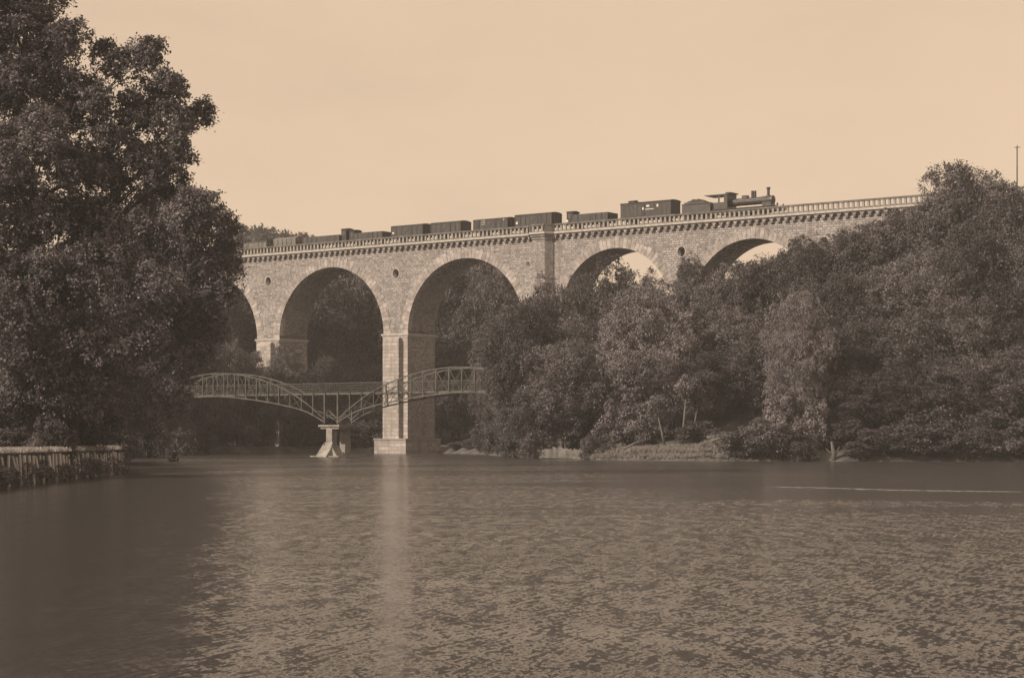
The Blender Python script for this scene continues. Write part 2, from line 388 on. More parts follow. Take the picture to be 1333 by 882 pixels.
for i, (e0, e1, zs) in enumerate(edges):
    e = .02; river = abs((e0 + e1) / 2) < 1.5
    m = MB(); m.box(e0 - .06, e1 + .06, -.10, B + .10, -3.0, zs - .55); pr = m.build('pier', M['stone'], via)
    m = MB(); m.box(e0 - .062, e1 + .062, -.17, -.103, -3.0, zs - .56); m.build('front_facing', M['pier'], pr)
    m = MB(); m.box(e0 - .28, e1 + .28, -.32, B + .32, zs - .32, zs - .02)
    m.box(e0 - .12, e1 + .12, -.18, B + .18, zs - .56, zs - .32); m.build('capital', M['cornice'], pr)
    mid = (e0 + e1) / 2
    if e1 - e0 < 6:
        m = MB(); m.box(mid - 1.7, mid + 1.35, -.95, -.173, -2.0, zs - 1.0); m.box(mid - 1.7, mid + 1.35, -.95, -.173, zs - 1.0, zs - .6, 0, .3)
        m.build('buttress', M['pier'], pr)
    zb = 2.45 if river else h1(*VD(mid, 3)[:2]) + 1.2
    if mid < 20:
        zb = 2.45 if river else 2.85
        ex = .75 if river else 1.3
        m = MB(); m.box(e0 - ex, e1 + ex, -1.5, B + ex, -2.5, zb - .25); m.box(e0 - ex + .004 - .1, e1 + ex + .1, -1.6, B + ex + .1, zb - .25, zb)
        m.build('plinth', M['pier'], pr)
# pilaster of the group pier, with its bay in the parapet
P0, P1 = 26.9, 30.8
def plan(m, poly, z0, z1):
    n = len(poly)
    m.add([(x, y, z0) for x, y in poly] + [(x, y, z1) for x, y in poly], [tuple(range(n)), tuple(range(2 * n - 1, n - 1, -1))] + [(k, k + n, (k + 1) % n + n, (k + 1) % n) for k in range(n)])
def bay(e, back=0.0): return [(P0 - e, back), (P0 - e, -.15 - e * .4), (27.6 - e * .5, -1.2 - e), (29.9 + e * .5, -1.2 - e), (P1 + e, -.15 - e * .4), (P1 + e, back)]
m = MB(); plan(m, bay(0, -.004), -2, ZT - .75); m.build('pilaster', M['stone'], via)
# corbel table: a row of little round arches on brackets
def corbels(x0, x1, y0, y1, m, pitch=1.15):
    n = max(1, round((x1 - x0) / pitch)); p = (x1 - x0) / n
    for k in range(n):
        a = x0 + k * p; w = p * .36
        arc = [(a + p / 2 - w * math.cos(math.pi * j / 8), ZT - .62 + w * math.sin(math.pi * j / 8) * 1.15) for j in range(9)]
        m.prism([(a + .002, ZT), (a + .002, ZT - .62)] + arc + [(a + p - .002, ZT - .62), (a + p - .002, ZT)], y0, y1)
        for sx in (a + .002, a + p - (p / 2 - w) - .0):
            m.prism_x([(y1, ZT - .62), (y0, ZT - .62), (y0 + .12, ZT - .78), (y1, ZT - .98)], sx, sx + (p / 2 - w) - .002)
m = MB(); corbels(S0, P0 - .4, -.42, 0, m); corbels(P1 + .4, S1, -.42, 0, m); plan(m, bay(.12, -.003), ZT - .75, ZT - .35); plan(m, bay(.3, -.003), ZT - .35, ZT)
corbels(S0, S1, B, B + .42, m)
m.build('corbel_table', M['stone'], via)
m = MB()
for x0, x1, y0, y1 in ((S0, P0 - .4, -.62, .3), (P1 + .4, S1, -.62, .3), (P0 - .4, P1 + .4, -.3, .3), (S0, S1, B - .3, B + .62)):
    m.box(x0, x1, y0, y1, ZT, ZT + .30)
plan(m, bay(.5, -.303), ZT, ZT + .30)
m.build('cornice', M['cornice'], via)
m = MB(); m.box(S0, S1, .3, B - .3, ZT - .3, ZT + .15); m.box(S0, S1, .5, B - .5, ZT + .15, ZT + .30); m.build('ballast_bed', M['ballast'], via)
ZR = 33.87
for t in (1.9, 5.2):
    for d in (-.75, .75):
        m = MB(); m.box(S0, S1, t + d - .035, t + d + .035, ZT + .30, ZR); m.build('rail', M['steel'], via)
# parapet: plinth course, balusters, coping
runs = [(S0, P0 - .45, -.50, -.14), (P1 + .45, S1, -.50, -.14), (27.5, 30.0, -1.55, -1.19), (S0, S1, B + .14, B + .50)]
m = MB(); m2 = MB()
for x0, x1, y0, y1 in runs:
    m.box(x0, x1, y0, y1, ZT + .30, ZT + .46); m2.box(x0, x1, y0 - .05, y1 + .05, ZT + 1.27, ZT + 1.50)
for a_, b_ in (((P0 - .3, -.3), (27.48, -1.37)), ((30.02, -1.37), (P1 + .3, -.3))):
    m.bar((*a_, ZT + .80), (*b_, ZT + .80), .34, 1.0 - .06); m2.bar((*a_, ZT + 1.385), (*b_, ZT + 1.385), .44, .226)
par = m.build('parapet', M['parapet'], via); m2.build('coping', M['parapet'], par)
m = MB(); m.box(-.155, .155, -.13, .13, 0, .81); bal_me = m.mesh('baluster'); bal_me.materials.append(M['baluster'])
pos = []
for i, (x0, x1, y0, y1) in enumerate(runs):
    n = round((x1 - x0) / .76)
    for k in range(n): pos.append((x0 + (k + .5) * (x1 - x0) / n, (y0 + y1) / 2, i))
front = sorted([p for p in pos if p[2] < 3 and p[0] < 92], key=lambda p: -p[0])[:100]
fs = set(front)
for p in front:
    o = bpy.data.objects.new('baluster', bal_me); COL.objects.link(o); o.parent = par; o.location = (p[0], p[1], ZT + .46)
m = MB()
for p in pos:
    if p not in fs: m.box(p[0] - .155, p[0] + .155, p[1] - .13, p[1] + .13, ZT + .46, ZT + 1.27)
tag(m.build('balusters', M['baluster'], par), kind='stuff')

# ------------------------------------------------------------------ train
TT = 1.9                                           # centre line of the near track
GT = 'goods train on the viaduct'
def wheelsets(root, xs, r=.49):
    for x in xs:
        m = MB(); m.tube([(x, -.75, r), (x, .75, r)], .07, 8)
        for y in (-.78, .66): m.tube([(x, y, r), (x, y + .12, r)], r, 18)
        m.build('wheelset', M['iron_black'], root)
def underframe(root, L, w=1.3):
    m = MB(); m.box(-L / 2, L / 2, -w + .12, -w + .26, .92, 1.16); m.box(-L / 2, L / 2, w - .26, w - .12, .92, 1.16)
    m.box(-L / 2, -L / 2 + .18, -w + .1, w - .1, .86, 1.17); m.box(L / 2 - .18, L / 2, -w + .1, w - .1, .86, 1.17)
    m.build('underframe', M['iron_black'], root)
    for sx in (-1, 1):
        for y in (-.88, .88):
            m = MB(); m.tube([(sx * L / 2, y, 1.03), (sx * (L / 2 + .28), y, 1.03)], .09, 8); m.tube([(sx * (L / 2 + .28), y, 1.03), (sx * (L / 2 + .34), y, 1.03)], .2, 12)
            m.build('buffer', M['iron_black'], root)
def place(root, s): root.location = VD(s, TT, ZR); root.rotation_euler = (0, 0, -TH)
def cabin(root, x, top, mat, wd=1.05):
    m = MB(); m.box(x - wd / 2, x + wd / 2, -.95, .95, 1.2, top - .12)
    c = m.build('brake_cabin', mat, root)
    m = MB(); m.prism_x([(-1.08, top - .14), (-.6, top - .02), (0, top + .03), (.6, top - .02), (1.08, top - .14), (1.08, top - .18), (-1.08, top - .18)], x - wd / 2 - .1, x + wd / 2 + .1)
    m.build('cabin_roof', M['roof'], c)
    m = MB(); m.box(x - .22, x + .22, -.965, -.94, top - 1.1, top - .5); m.build('window', M['glass'], c)
def wagon(pl, pr, ptop, mat, label, kind, cab=None, cabtop=None, cabmat=None, ref=None):
    # pl, pr: where the side's two ends stand in the photograph; ptop = (column, row) of the top of the side
    t = TT - 1.36
    s0, s1 = S_of(pl, t), S_of(pr, t); L = s1 - s0
    top = Z_of(ptop[0], ptop[1], t) - ZR
    root = empty('goods_wagon'); place(root, (s0 + s1) / 2); tag(root, label, 'goods wagon', GT)
    underframe(root, L); wheelsets(root, (-L * .28, L * .28))
    x0, x1 = -L / 2, L / 2; w = 1.36
    if cab == 'l': x0 += 1.25; cabin(root, -L / 2 + .62, cabtop - ZR, cabmat or mat)
    if cab == 'r': x1 -= 1.25; cabin(root, L / 2 - .62, cabtop - ZR, cabmat or mat)
    m = MB()
    if kind == 'open':
        m.box(x0, x1, -w, w, 1.17, 1.27)
        for y in (-w, w - .07): m.box(x0, x1, y, y + .07, 1.27, top)
        for x in (x0, x1 - .07): m.box(x, x + .07, -w + .07, w - .07, 1.27, top)
    else:
        m.box(x0, x1, -w, w, 1.17, top)
    body = m.build('body', mat, root)
    n = max(4, int((x1 - x0) / .95))
    for k in range(n + 1):
        x = x0 + k * (x1 - x0) / n
        for y in (-w - .05, w): MB().box(x - .05, x + .05, y, y + .05, 1.1, top - .01).build('frame_post', M['wagon_dark'], body)
    for y in (-.9, 0, .9):
        for x in (x0 - .05, x1): MB().box(x, x + .05, y - .05, y + .05, 1.1, top - .01).build('frame_post', M['wagon_dark'], body)
    if kind == 'box':
        rf = [(-w - .08, top - .03)] + [(w * 1.06 * math.sin(a), top + .26 * math.cos(a)) for a in np.linspace(-1.45, 1.45, 11)] + [(w + .08, top - .03)]
        m = MB(); m.prism_x(rf, x0 - .08, x1 + .08); m.build('roof', M['roof'], root)
        for y in (-w - .06, w + .01):
            m = MB(); m.box(-.85, .85, y, y + .05, 1.2, top - .12); m.bar((-.8, y + .025 - .03, 1.3), (.8, y + .025 - .03, top - .3), .05, .06)
            m.build('sliding_door', mat, root)
    elif kind == 'open':
        m = MB(); m.box(-.75, .75, -w - .055, -w - .004, 1.2, top - .06); m.build('side_door', mat, root)
        m = MB(); m.box(x0 + .09, x1 - .09, -w + .09, w - .09, 1.28, top - .3, .3, .3); m.build('load', M['coal'], root)
    elif kind == 'tarp':
        m = MB(); m.prism_x([(-w - .03, 1.6), (-w - .03, top), (-.7, top + .28), (0, top + .38), (.7, top + .28), (w + .03, top), (w + .03, 1.6)], x0 - .06, x1 + .06)
        m.build('tarpaulin', M['wagon_pale'], root)
    return root
wagon(280, 312, (300, 318.5), M['wagon_pale'], 'last goods wagon at the tail of the train, half hidden by the big left tree', 'box')
wagon(317, 347, (332, 315.2), M['wagon_pale'], 'low pale goods wagon next to the left trees, second from the train tail', 'box')
wagon(356, 385, (370, 310.6), M['wagon_pale'], 'pale goods wagon with tarpaulin in front of the distant treetops', 'tarp')
wagon(394, 449, (420, 307.0), M['wagon'], 'low open wagon with a tall brakeman cabin at its right end', 'open', 'r', Z_of(444, 297.2, TT - 1), M['wagon_dark'])
wagon(452, 497.5, (480, 302.0), M['wagon'], 'low open wagon with brakeman cabin at its left end, left of the paired vans', 'open', 'l', Z_of(456, 299, TT - 1), M['wagon_dark'])
wagon(509.5, 550, (530, 293.8), M['wagon'], 'covered goods van above the oculus of the river pier', 'box')
wagon(561, 599.5, (580, 289.8), M['wagon'], 'covered goods van directly left of the van with white chalked panels', 'box')
wagon(616.5, 660.5, (640, 285.4), M['wagon'], 'covered goods van with white chalked panels on its left half', 'box')
wagon(670.5, 718, (695, 279.0), M['wagon'], 'tall covered goods van standing above the stone pilaster', 'box')
wagon(735, 791, (768, 277.6), M['wagon'], 'low open wagon with brakeman cabin at its left end, right of the pilaster', 'open', 'l', Z_of(739, 274.6, TT - 1), M['wagon_dark'])
for o in [q for q in bpy.data.objects if q.get('category') == 'goods wagon']:
    lab = o['label']; tw = TT - 1.36; sm = (o.location.x - XA) * CT - (o.location.y - YA) * ST
    def board(px0, px1, py0, py1, name, mat):
        x0, x1 = S_of(px0, tw) - sm, S_of(px1, tw) - sm; pm = (px0 + px1) / 2
        m = MB(); m.box(x0, x1, -1.45, -1.42, Z_of(pm, py1, tw) - ZR, Z_of(pm, py0, tw) - ZR); m.build(name, mat, o)
    if 'white chalked' in lab:
        board(619.5, 624, 287, 296, 'chalked_panel', M['wagon_pale']); board(655, 657, 284.5, 287, 'label_board', M['white'])
        for y in (287.2, 289.6, 292.0): board(626.5, 632, y, y + .7, 'chalked_line', M['white'])
    elif 'above the stone pilaster' in lab: board(672, 674.5, 289, 292, 'label_board', M['white'])
    elif 'right of the pilaster' in lab: board(737, 740, 286.5, 289, 'label_board', M['white'])
    elif 'above the oculus' in lab: board(511, 513.5, 302.5, 304.5, 'label_board', M['white'])
    elif 'directly left' in lab: board(562.5, 565, 298, 300.5, 'label_board', M['white'])
# guard's van behind the tender
t = TT - 1.4; s0, s1 = S_of(808, t), S_of(873, t); L = s1 - s0; top = Z_of(840, 263.2, t) - ZR
gv = empty('guard_van'); place(gv, (s0 + s1) / 2); tag(gv, 'tall dark guard van with roof lookout coupled behind the tender', 'guard van', GT)
underframe(gv, L); wheelsets(gv, (-L * .34, L * .34))
m = MB(); m.box(-L / 2, L / 2, -1.4, 1.4, 1.17, top)
for k in range(13):
    x = -L / 2 + k * L / 12
    m.box(x - .025, x + .025, -1.42, -1.4, 1.17, top - .02)
m.build('body', M['wagon'], gv)
m = MB(); m.prism_x([(-1.5, top - .03)] + [(1.5 * math.sin(a), top + .2 * math.cos(a)) for a in np.linspace(-1.4, 1.4, 9)] + [(1.5, top - .03)], -L / 2 - .12, L / 2 + .12); m.build('roof', M['roof'], gv)
xc = S_of(824.5, TT) - (s0 + s1) / 2
m = MB(); m.box(xc - .5, xc + .5, -.6, .6, top + .05, top + .42); m.prism_x([(-.7, top + .42), (0, top + .6), (.7, top + .42)], xc - .6, xc + .6); m.build('lookout', M['roof'], gv)
def on_van(px0, px1, py0, py1, name, mat, y=-1.43, d=.03):
    x0, x1 = S_of(px0, t) - (s0 + s1) / 2, S_of(px1, t) - (s0 + s1) / 2
    pm = (px0 + px1) / 2; z0, z1 = Z_of(pm, py1, t) - ZR, Z_of(pm, py0, t) - ZR
    m = MB(); m.box(x0, x1, y - d, y, z0, z1); return m.build(name, mat, gv)
on_van(836.2, 838.8, 266, 280, 'door', M['wagon_dark'])
on_van(836.3, 838.2, 270, 273, 'door_window', M['white'], -1.462, .01)
for a, b_, p, q in ((841.5, 845.5, 266.8, 269.2), (855, 857.2, 265.6, 269), (865.5, 868, 266, 269.5), (827, 829, 268, 271), (813, 818, 266, 268)):
    on_van(a, b_, p, q, 'window', M['white'] if a < 860 and a > 830 else M['glass'])
on_van(840, 851, 271.6, 272.5, 'painted_board', M['white'])
# locomotive and tender
t = TT - 1.3
sT0, sT1 = S_of(887, t), S_of(925.5, t); L = sT1 - sT0
te = empty('coal_tender'); place(te, (sT0 + sT1) / 2); tag(te, 'dark coal tender between the locomotive cab and the guard van', 'tender', GT)
top = Z_of(900, 263.8, t) - ZR
underframe(te, L); wheelsets(te, (-L * .34, 0, L * .34))
m = MB(); m.box(-L / 2 + .1, L / 2 - .1, -1.32, 1.32, 1.17, top - .25); m.box(-L / 2 + .1, L / 2 - .1, -1.42, 1.42, top - .248, top - .16)
m.box(-L / 2 + .5, L / 2 - 1.0, -1.36, 1.36, top - .16, top + .05); m.build('tank', M['loco'], te)
m = MB()
n = 9; px_ = [(-L / 2 + .7 + k * (L - 2.0) / n) for k in range(n + 1)]
poly = [(px_[0], top)] + [(x, top + .05 + .45 * math.sin(math.pi * (k + .5) / (n + 1)) * (1 + .2 * math.sin(k * 2.3))) for k, x in enumerate(px_)] + [(px_[-1], top)]
m.prism(poly, -1.0, 1.0); m.build('coal_heap', M['coal'], te)
sL0, sL1 = S_of(927, t), S_of(1008.5, t); mid = (sL0 + sL1) / 2; L = sL1 - sL0
lo = empty('steam_locomotive'); place(lo, mid); tag(lo, 'black steam locomotive with tall chimney and open backed cab heading right', 'locomotive', GT)
def lx(px, tt=TT): return S_of(px, tt) - mid
def lz(px, py, tt=TT): return Z_of(px, py, tt) - ZR
m = MB(); m.box(-L / 2, L / 2 + .25, -1.15, -.95, .75, 1.2); m.box(-L / 2, L / 2 + .25, .95, 1.15, .75, 1.2); m.box(L / 2 + .1, L / 2 + .3, -1.3, 1.3, .75, 1.25)
m.box(-L / 2, L / 2, -1.35, 1.35, 1.35, 1.42); m.build('frame', M['iron_black'], lo)
bz = 2.35; br = lz(985, 256.6) - bz
x0, x1 = lx(948), lx(1007)
m = MB(); m.tube([(x0, 0, bz), (x1 - 1.6, 0, bz)], br, 28)
for k in range(5):
    x = x0 + .4 + k * (x1 - 2.2 - x0) / 4; m.tube([(x, 0, bz), (x + .1, 0, bz)], br + .02, 28)
bo = m.build('boiler', M['loco'], lo, False)
m = MB(); m.tube([(x1 - 1.6, 0, bz), (x1, 0, bz)], br + .06, 28); m.tube([(x1, 0, bz), (x1 + .07, 0, bz)], br - .12, 24); m.tube([(x1 + .07, 0, bz), (x1 + .15, 0, bz)], .09, 10)
m.box(x1 - 1.5, x1 - .1, -.6, .6, 1.3, bz - br + .2); sb = m.build('smokebox', M['iron_black'], lo)
cx_, ct = lx(1000.3), lz(1000.3, 243.8)
m = MB(); m.tube([(cx_, 0, bz + br - .15), (cx_, 0, bz + br + .12), (cx_, 0, bz + br + .2), (cx_, 0, ct - .3), (cx_, 0, ct - .26), (cx_, 0, ct)], [.36, .30, .2, .2, .27, .29], 18)
m.build('chimney', M['iron_black'], sb)
for p, q, r in ((979.6, 248.3, .20), (982.9, 248.3, .20)):
    m = MB(); x = lx(p); z1 = lz(p, q); m.tube([(x, 0, bz + br - .15), (x, 0, z1 - .12), (x, 0, z1)], [r, r, r * .85], 16); m.build('steam_dome', M['iron_black'], bo)
x = lx(970.5); z1 = lz(970.5, 254.7); m = MB(); m.box(x - .4, x + .4, -.4, .4, bz + br - .2, z1); m.build('sand_box', M['iron_black'], bo)
m = MB(); m.tube([(x0 + .3, -br - .12, bz + .25), (x1 - .4, -br - .12, bz + .25)], .035, 6); m.build('handrail', M['steel'], bo)
# cab
c0, c1 = lx(929, t), lx(947, t); zr = lz(940, 253.2, TT); zw = lz(935, 263.6, t)
m = MB()
for y in (-1.36, 1.31):
    m.box(c0, c1, y, y + .05, 1.42, zw)
    m.box(c1 - .55, c1, y, y + .05, zw, zr - .1); m.box(c0 + .75, c0 + 1.0, y, y + .05, zw, zr - .1)
m.box(c1 - .05, c1, -1.3, 1.3, 1.42, zr - .1)
m.box(c0 + .85, c1 - .06, -1.28, 1.28, zw - .4, zr - .55) if False else None
cb = m.build('cab', M['loco'], lo)
m = MB(); xr0, xr1 = lx(923.3), lx(953)
m.prism_x([(-1.5, zr - .22)] + [(1.5 * math.sin(a), zr - .2 + .2 * math.cos(a)) for a in np.linspace(-1.4, 1.4, 9)] + [(1.5, zr - .22)], xr0, xr1); m.build('cab_roof', M['iron_black'], cb)
m = MB(); m.box(c1 - .5 + .1, c1 + .4, -1.2, 1.2, zr - .05, zr + .1); m.build('roof_vent', M['iron_black'], cb)
for k, x in enumerate((-L * .24, -.02 * L, L * .2)):
    m = MB(); r = .68
    for y in (-.80, .66): m.tube([(x, y, r), (x, y + .14, r)], r, 24)
    m.tube([(x, -.8, r), (x, .8, r)], .09, 8); m.build('driving_wheel', M['iron_black'], lo)
m = MB(); m.tube([(x1 - 1.5, -1.05, .95), (x1 - .5, -1.05, .95)], .32, 16); m.tube([(x1 - 1.5, 1.05, .95), (x1 - .5, 1.05, .95)], .32, 16); m.build('cylinder_block', M['iron_black'], lo)
for y in (-.88, .88):
    m = MB(); m.tube([(L / 2 + .3, y, 1.03), (L / 2 + .6, y, 1.03)], .09, 8); m.tube([(L / 2 + .6, y, 1.03), (L / 2 + .66, y, 1.03)], .2, 12); m.build('buffer', M['iron_black'], lo)
    m = MB(); m.tube([(L / 2 + .2, y, 1.25), (L / 2 + .2, y, 1.42)], .04, 6); m.tube([(L / 2 + .2, y, 1.42), (L / 2 + .2, y, 1.66), (L / 2 + .2, y, 1.78)], [.13, .13, .05], 10); m.build('lamp', M['iron_black'], lo)

# ------------------------------------------------------------------ iron footbridge
fb = empty('iron_footbridge', (-24.2, 259.0, 0), -TH)
tag(fb, 'light iron footbridge with two arched trusses meeting on a slim pier in the river', 'footbridge')
XS = [1.15, 4.14, 8.2, 12.55, 17, 21.3, 25, 28.5, 32, 35]
LO = [4.75, 6.25, 7.1, 7.78, 8.3, 8.63, 8.6, 8.4, 7.9, 7.0]
UP = [5.15, 7.25, 9.35, 10.75, 11.65, 12.0, 11.85, 11.2, 10.0, 8.6]
def zl(x): return float(np.interp(abs(x), np.linspace(XS[0], XS[-1], 60), smooth_lo))
def zu(x): return float(np.interp(abs(x), np.linspace(XS[0], XS[-1], 60), smooth_up))
def smoothc(ys):
    x = np.linspace(XS[0], XS[-1], 60); y = np.interp(x, XS, ys)
    k = np.ones(7) / 7; yp = np.pad(y, 3, mode='reflect', reflect_type='odd'); return np.convolve(yp, k, 'valid')
smooth_lo, smooth_up = smoothc(LO), smoothc(UP)
DK, RT = 8.86, 10.2
for sgn in (-1, 1):
    for y in (-1.5, 1.5):
        g_ = np.linspace(XS[0], XS[-1], 34)
        m = MB()
        for a, b_ in zip(g_[:-1], g_[1:]):
            m.bar((sgn * a, y, zl(a)), (sgn * b_, y, zl(b_)), .12, .17)
            m.bar((sgn * a, y, zu(a)), (sgn * b_, y, zu(b_)), .12, .15)
        tr = m.build('truss', M['bridge'], fb)
        xs = np.arange(1.2, 34.5, 2.15)
        for k, x in enumerate(xs):
            m = MB(); topz = max(DK, zu(x)) if x > 6 else DK
            m.bar((sgn * x, y, zl(x) if x > 1.5 else 4.6), (sgn * x, y, topz), .13 if x > 2 else .2); m.build('post', M['bridge'], tr)
        for k, (a, b_) in enumerate(zip(xs[:-1], xs[1:])):
            if zu(a) - zl(a) < .9: continue
            m = MB()
            m.bar((sgn * a, y + .03, zl(a)), (sgn * b_, y + .03, zu(b_)), .05); m.bar((sgn * a, y - .03, zu(a)), (sgn * b_, y - .03, zl(b_)), .05); m.build('brace', M['bridge'], tr)
XE0, XE1 = -36, 36
m = MB(); m.box(XE0, XE1, -1.4, 1.4, DK - .10, DK + .02); m.box(XE0, XE1, -1.42, -1.3, DK - .28, DK - .1); m.box(XE0, XE1, 1.3, 1.42, DK - .28, DK - .1)
m.build('deck', M['bridge'], fb)
for y in (-1.33, 1.33):
    m = MB()
    for z in (RT, RT - .35, RT - .7, RT - 1.05): m.bar((XE0, y, z), (XE1, y, z), .03 if z < RT else .05)
    for k in range(78): x = XE0 + k * (XE1 - XE0) / 77; m.bar((x, y, DK), (x, y, RT), .03)
    m.build('railing', M['bridge'], fb)
pr = MB().box(-1.9, 1.9, -2.05, 2.05, 4.15, 4.42).box(-1.7, 1.7, -1.85, 1.85, 3.85, 4.15).build('pier_cap', M['bridge_stone'], fb)
for y, fl in ((-1.45, 1.9), (1.45, .25)):
    m = MB(); m.box(-.6, .6, y - .55, y + .55, -1.5, 3.85, .08, .06)
    if fl > 1:
        m.prism_x([(y - .6, 2.0), (y - .6 - fl * .25, 1.1), (y - .6 - fl, -.6), (y - .58, -.6)], -.75, .75)
        m.prism([(-.62, 1.9), (-2.4, -.3), (-2.4, -1.0), (-.6, -1.0)], y - .9, y + .8)
        m.prism([(.60, 1.7), (1.95, -.2), (1.95, -1.0), (.6, -1.0)], y - .85, y + .7)
    m.build('pier_column', M['bridge_stone'], fb)
m = MB(); m.box(-2.8, 3.0, -3.4, 3.2, -1.5, .12, .3, .3); m.build('pier_footing', M['bridge_stone'], fb)
for sgn in (-1, 1):
    m = MB()
    m.tube([(sgn * .9, -1.5, 5.3), (sgn * .45, -1.5, 5.7), (0, -1.5, 5.85)], .08, 6); m.build('bearing_arch', M['bridge'], fb)
    m = MB(); m.tube([(sgn * 1.3, 1.5, 4.5), (sgn * .9, 1.5, 5.3), (0, 1.5, 5.9)], .08, 6); m.build('bearing_arch', M['bridge'], fb)
m = MB(); m.box(-39.5, -35.3, -2, 2, -2, DK - .3); m.build('abutment', M['quay'], fb)
m = MB(); m.box(35.3, 39, -2, 2, -2, DK - .3); m.build('abutment', M['quay'], fb)

# ------------------------------------------------------------------ trees
def unit(v): return v / np.maximum(np.linalg.norm(v, axis=-1, keepdims=True), 1e-9)
def leaf_mesh(name, lobes, n, leaf, seed, clump=.9, up=.45, inner=.18, droop=0.0, asp=.55, sub=7):
    """lobes: (x, y, z, rx, rz). Leaves stand in small sprays spread over the outside of every lobe, with some inside."""
    r = np.random.default_rng(seed); lobes = np.array(lobes, float)
    kids = [lobes]
    for lb in lobes:
        kc = sub if lb[3] > .8 else 0
        if not kc: continue
        dv = unit(r.normal(size=(kc, 3)) + np.array([0, 0, .3])); f = r.uniform(.62, .98, kc)[:, None]; q = r.uniform(.28, .5, kc)
        kids.append(np.concatenate([lb[:3] + dv * f * np.array([lb[3], lb[3], lb[4]]), (q * lb[3])[:, None], (q * lb[4] * .8)[:, None]], 1))
    lobes = np.concatenate(kids)
    area = lobes[:, 3] * (lobes[:, 3] + lobes[:, 4]); area[:len(kids[0])] *= .45; w = area / area.sum()
    per = 26; nc = max(8, int(n / per))
    li = r.choice(len(lobes), nc, p=w)
    dirs = unit(r.normal(size=(nc, 3)) + np.array([0, 0, .25]))
    rad = np.where(r.random(nc) < inner, r.uniform(.2, .75, nc), r.normal(.95, .10, nc))
    rad = np.where(r.random(nc) < .13, r.uniform(1.04, 1.34, nc), rad)
    # an uneven outline: low-frequency lumps on every lobe
    ph = r.uniform(0, 6.28, (len(lobes), 3))
    rad = rad * (1 + .16 * np.sin(dirs[:, 0] * 4.1 + ph[li, 0]) * np.sin(dirs[:, 2] * 4.7 + ph[li, 1]) + .10 * np.sin(dirs[:, 1] * 7.3 + dirs[:, 2] * 5 + ph[li, 2]))
    sc = np.stack([lobes[li, 3], lobes[li, 3], lobes[li, 4]], 1)
    cpos = lobes[li, :3] + dirs * sc * rad[:, None]
    cn = unit(dirs / sc)
    cr = clump * r.uniform(.55, 1.35, nc)
    # sprays: elongated along a random tangent
    ta = unit(np.cross(cn, r.normal(size=(nc, 3)))); tb = np.cross(cn, ta)
    g1, g2, g3 = (r.normal(size=(nc, per)) for _ in range(3))
    off = ta[:, None, :] * (g1 * cr[:, None] * .62)[..., None] + tb[:, None, :] * (g2 * cr[:, None] * .36)[..., None] + cn[:, None, :] * (g3 * cr[:, None] * .22)[..., None]
    c = (cpos[:, None, :] + off)
    c[..., 2] -= droop * np.abs(g1) * cr[:, None] + .12 * (g1 ** 2 + g2 ** 2) * cr[:, None] * .5
    c = c.reshape(-1, 3); k = len(c)
    nrm = unit(np.repeat(cn, per, 0) * .55 + np.array([0, 0, up]) + r.normal(size=(k, 3)) * .55)
    a = unit(np.cross(nrm, r.normal(size=(k, 3)))); b = np.cross(nrm, a)
    if droop: a = unit(a + np.array([0, 0, -1.2])); b = unit(np.cross(nrm, a))
    L = leaf * r.uniform(.6, 1.35, k)[:, None]
    fold = nrm * L * .12
    v = np.stack([c - a * L * .5, c + b * L * asp * .5 + fold, c + a * L * .5, c - b * L * asp * .5 + fold], 1).reshape(-1, 3)
    return np_mesh(name, v, np.arange(4 * k).reshape(-1, 4))
def trunk_mesh(name, Ht, lobes, r0, seed, lean=0.0, start=.28, nlimb=9):
    rr = random.Random(seed); m = MB()
    topz = Ht * .82
    spine = [Vector((lean * (k / 7) ** 1.5 + rr.uniform(-.02, .02) * Ht * (k > 0), rr.uniform(-.02, .02) * Ht * (k > 0), -.8 + (topz + .8) * k / 7)) for k in range(8)]
    m.tube(spine, [r0 * (1.35 if k == 0 else 1) * (1 - .8 * k / 7) for k in range(8)], 9)
    ls = list(lobes); rr.shuffle(ls)
    for lb in ls[:nlimb]:
        tgt = Vector(lb[:3]); zb = max(Ht * start, min(topz * .9, tgt.z - Vector((tgt.x, tgt.y)).length * .7))
        f = min(1, max(0, (zb + .8) / (topz + .8))) * 7; i = int(min(6, f)); p = spine[i].lerp(spine[i + 1], f - i)
        q = p.lerp(tgt, .55) + Vector((0, 0, -.04 * Ht * rr.random()))
        rb = r0 * (1 - .8 * f / 7) * .55
        m.tube([p, p.lerp(q, .5) + Vector((rr.uniform(-.2, .2), rr.uniform(-.2, .2), .1)), q, tgt], [rb, rb * .75, rb * .5, rb * .15], 6)
        for _ in range(3):
            e = tgt + Vector((rr.uniform(-1, 1), rr.uniform(-1, 1), rr.uniform(-.3, .9))) * lb[3] * .8
            m.tube([q, q.lerp(e, .5) + Vector((0, 0, .15)), e], [rb * .4, rb * .25, rb * .08], 5)
    return m.mesh(name)
def lobes_round(Ht, W, seed, n=16, base=.2, squash=1.0, topbias=0.0):
    r = random.Random(seed); out = []; zc = Ht * (base + 1) / 2; rz = Ht * (1 - base) / 2
    for k in range(n):
        zz = 1 - 2 * (k + .5) / n; ang = k * 2.39996 + r.uniform(-.4, .4)
        rho = math.sqrt(max(0, 1 - zz * zz)) * r.uniform(.58, .78); s = r.uniform(.30, .46)
        wz = W / 2 * (1 - topbias * max(0, zz))
        out.append((rho * wz * math.cos(ang), rho * wz * math.sin(ang), zc + zz * rz * .70, W / 2 * s * 1.05, min(W / 2, rz) * s * squash * 1.15))
    out.append((0, 0, zc, W / 2 * .55, rz * .55)); return out
PROTO = {}
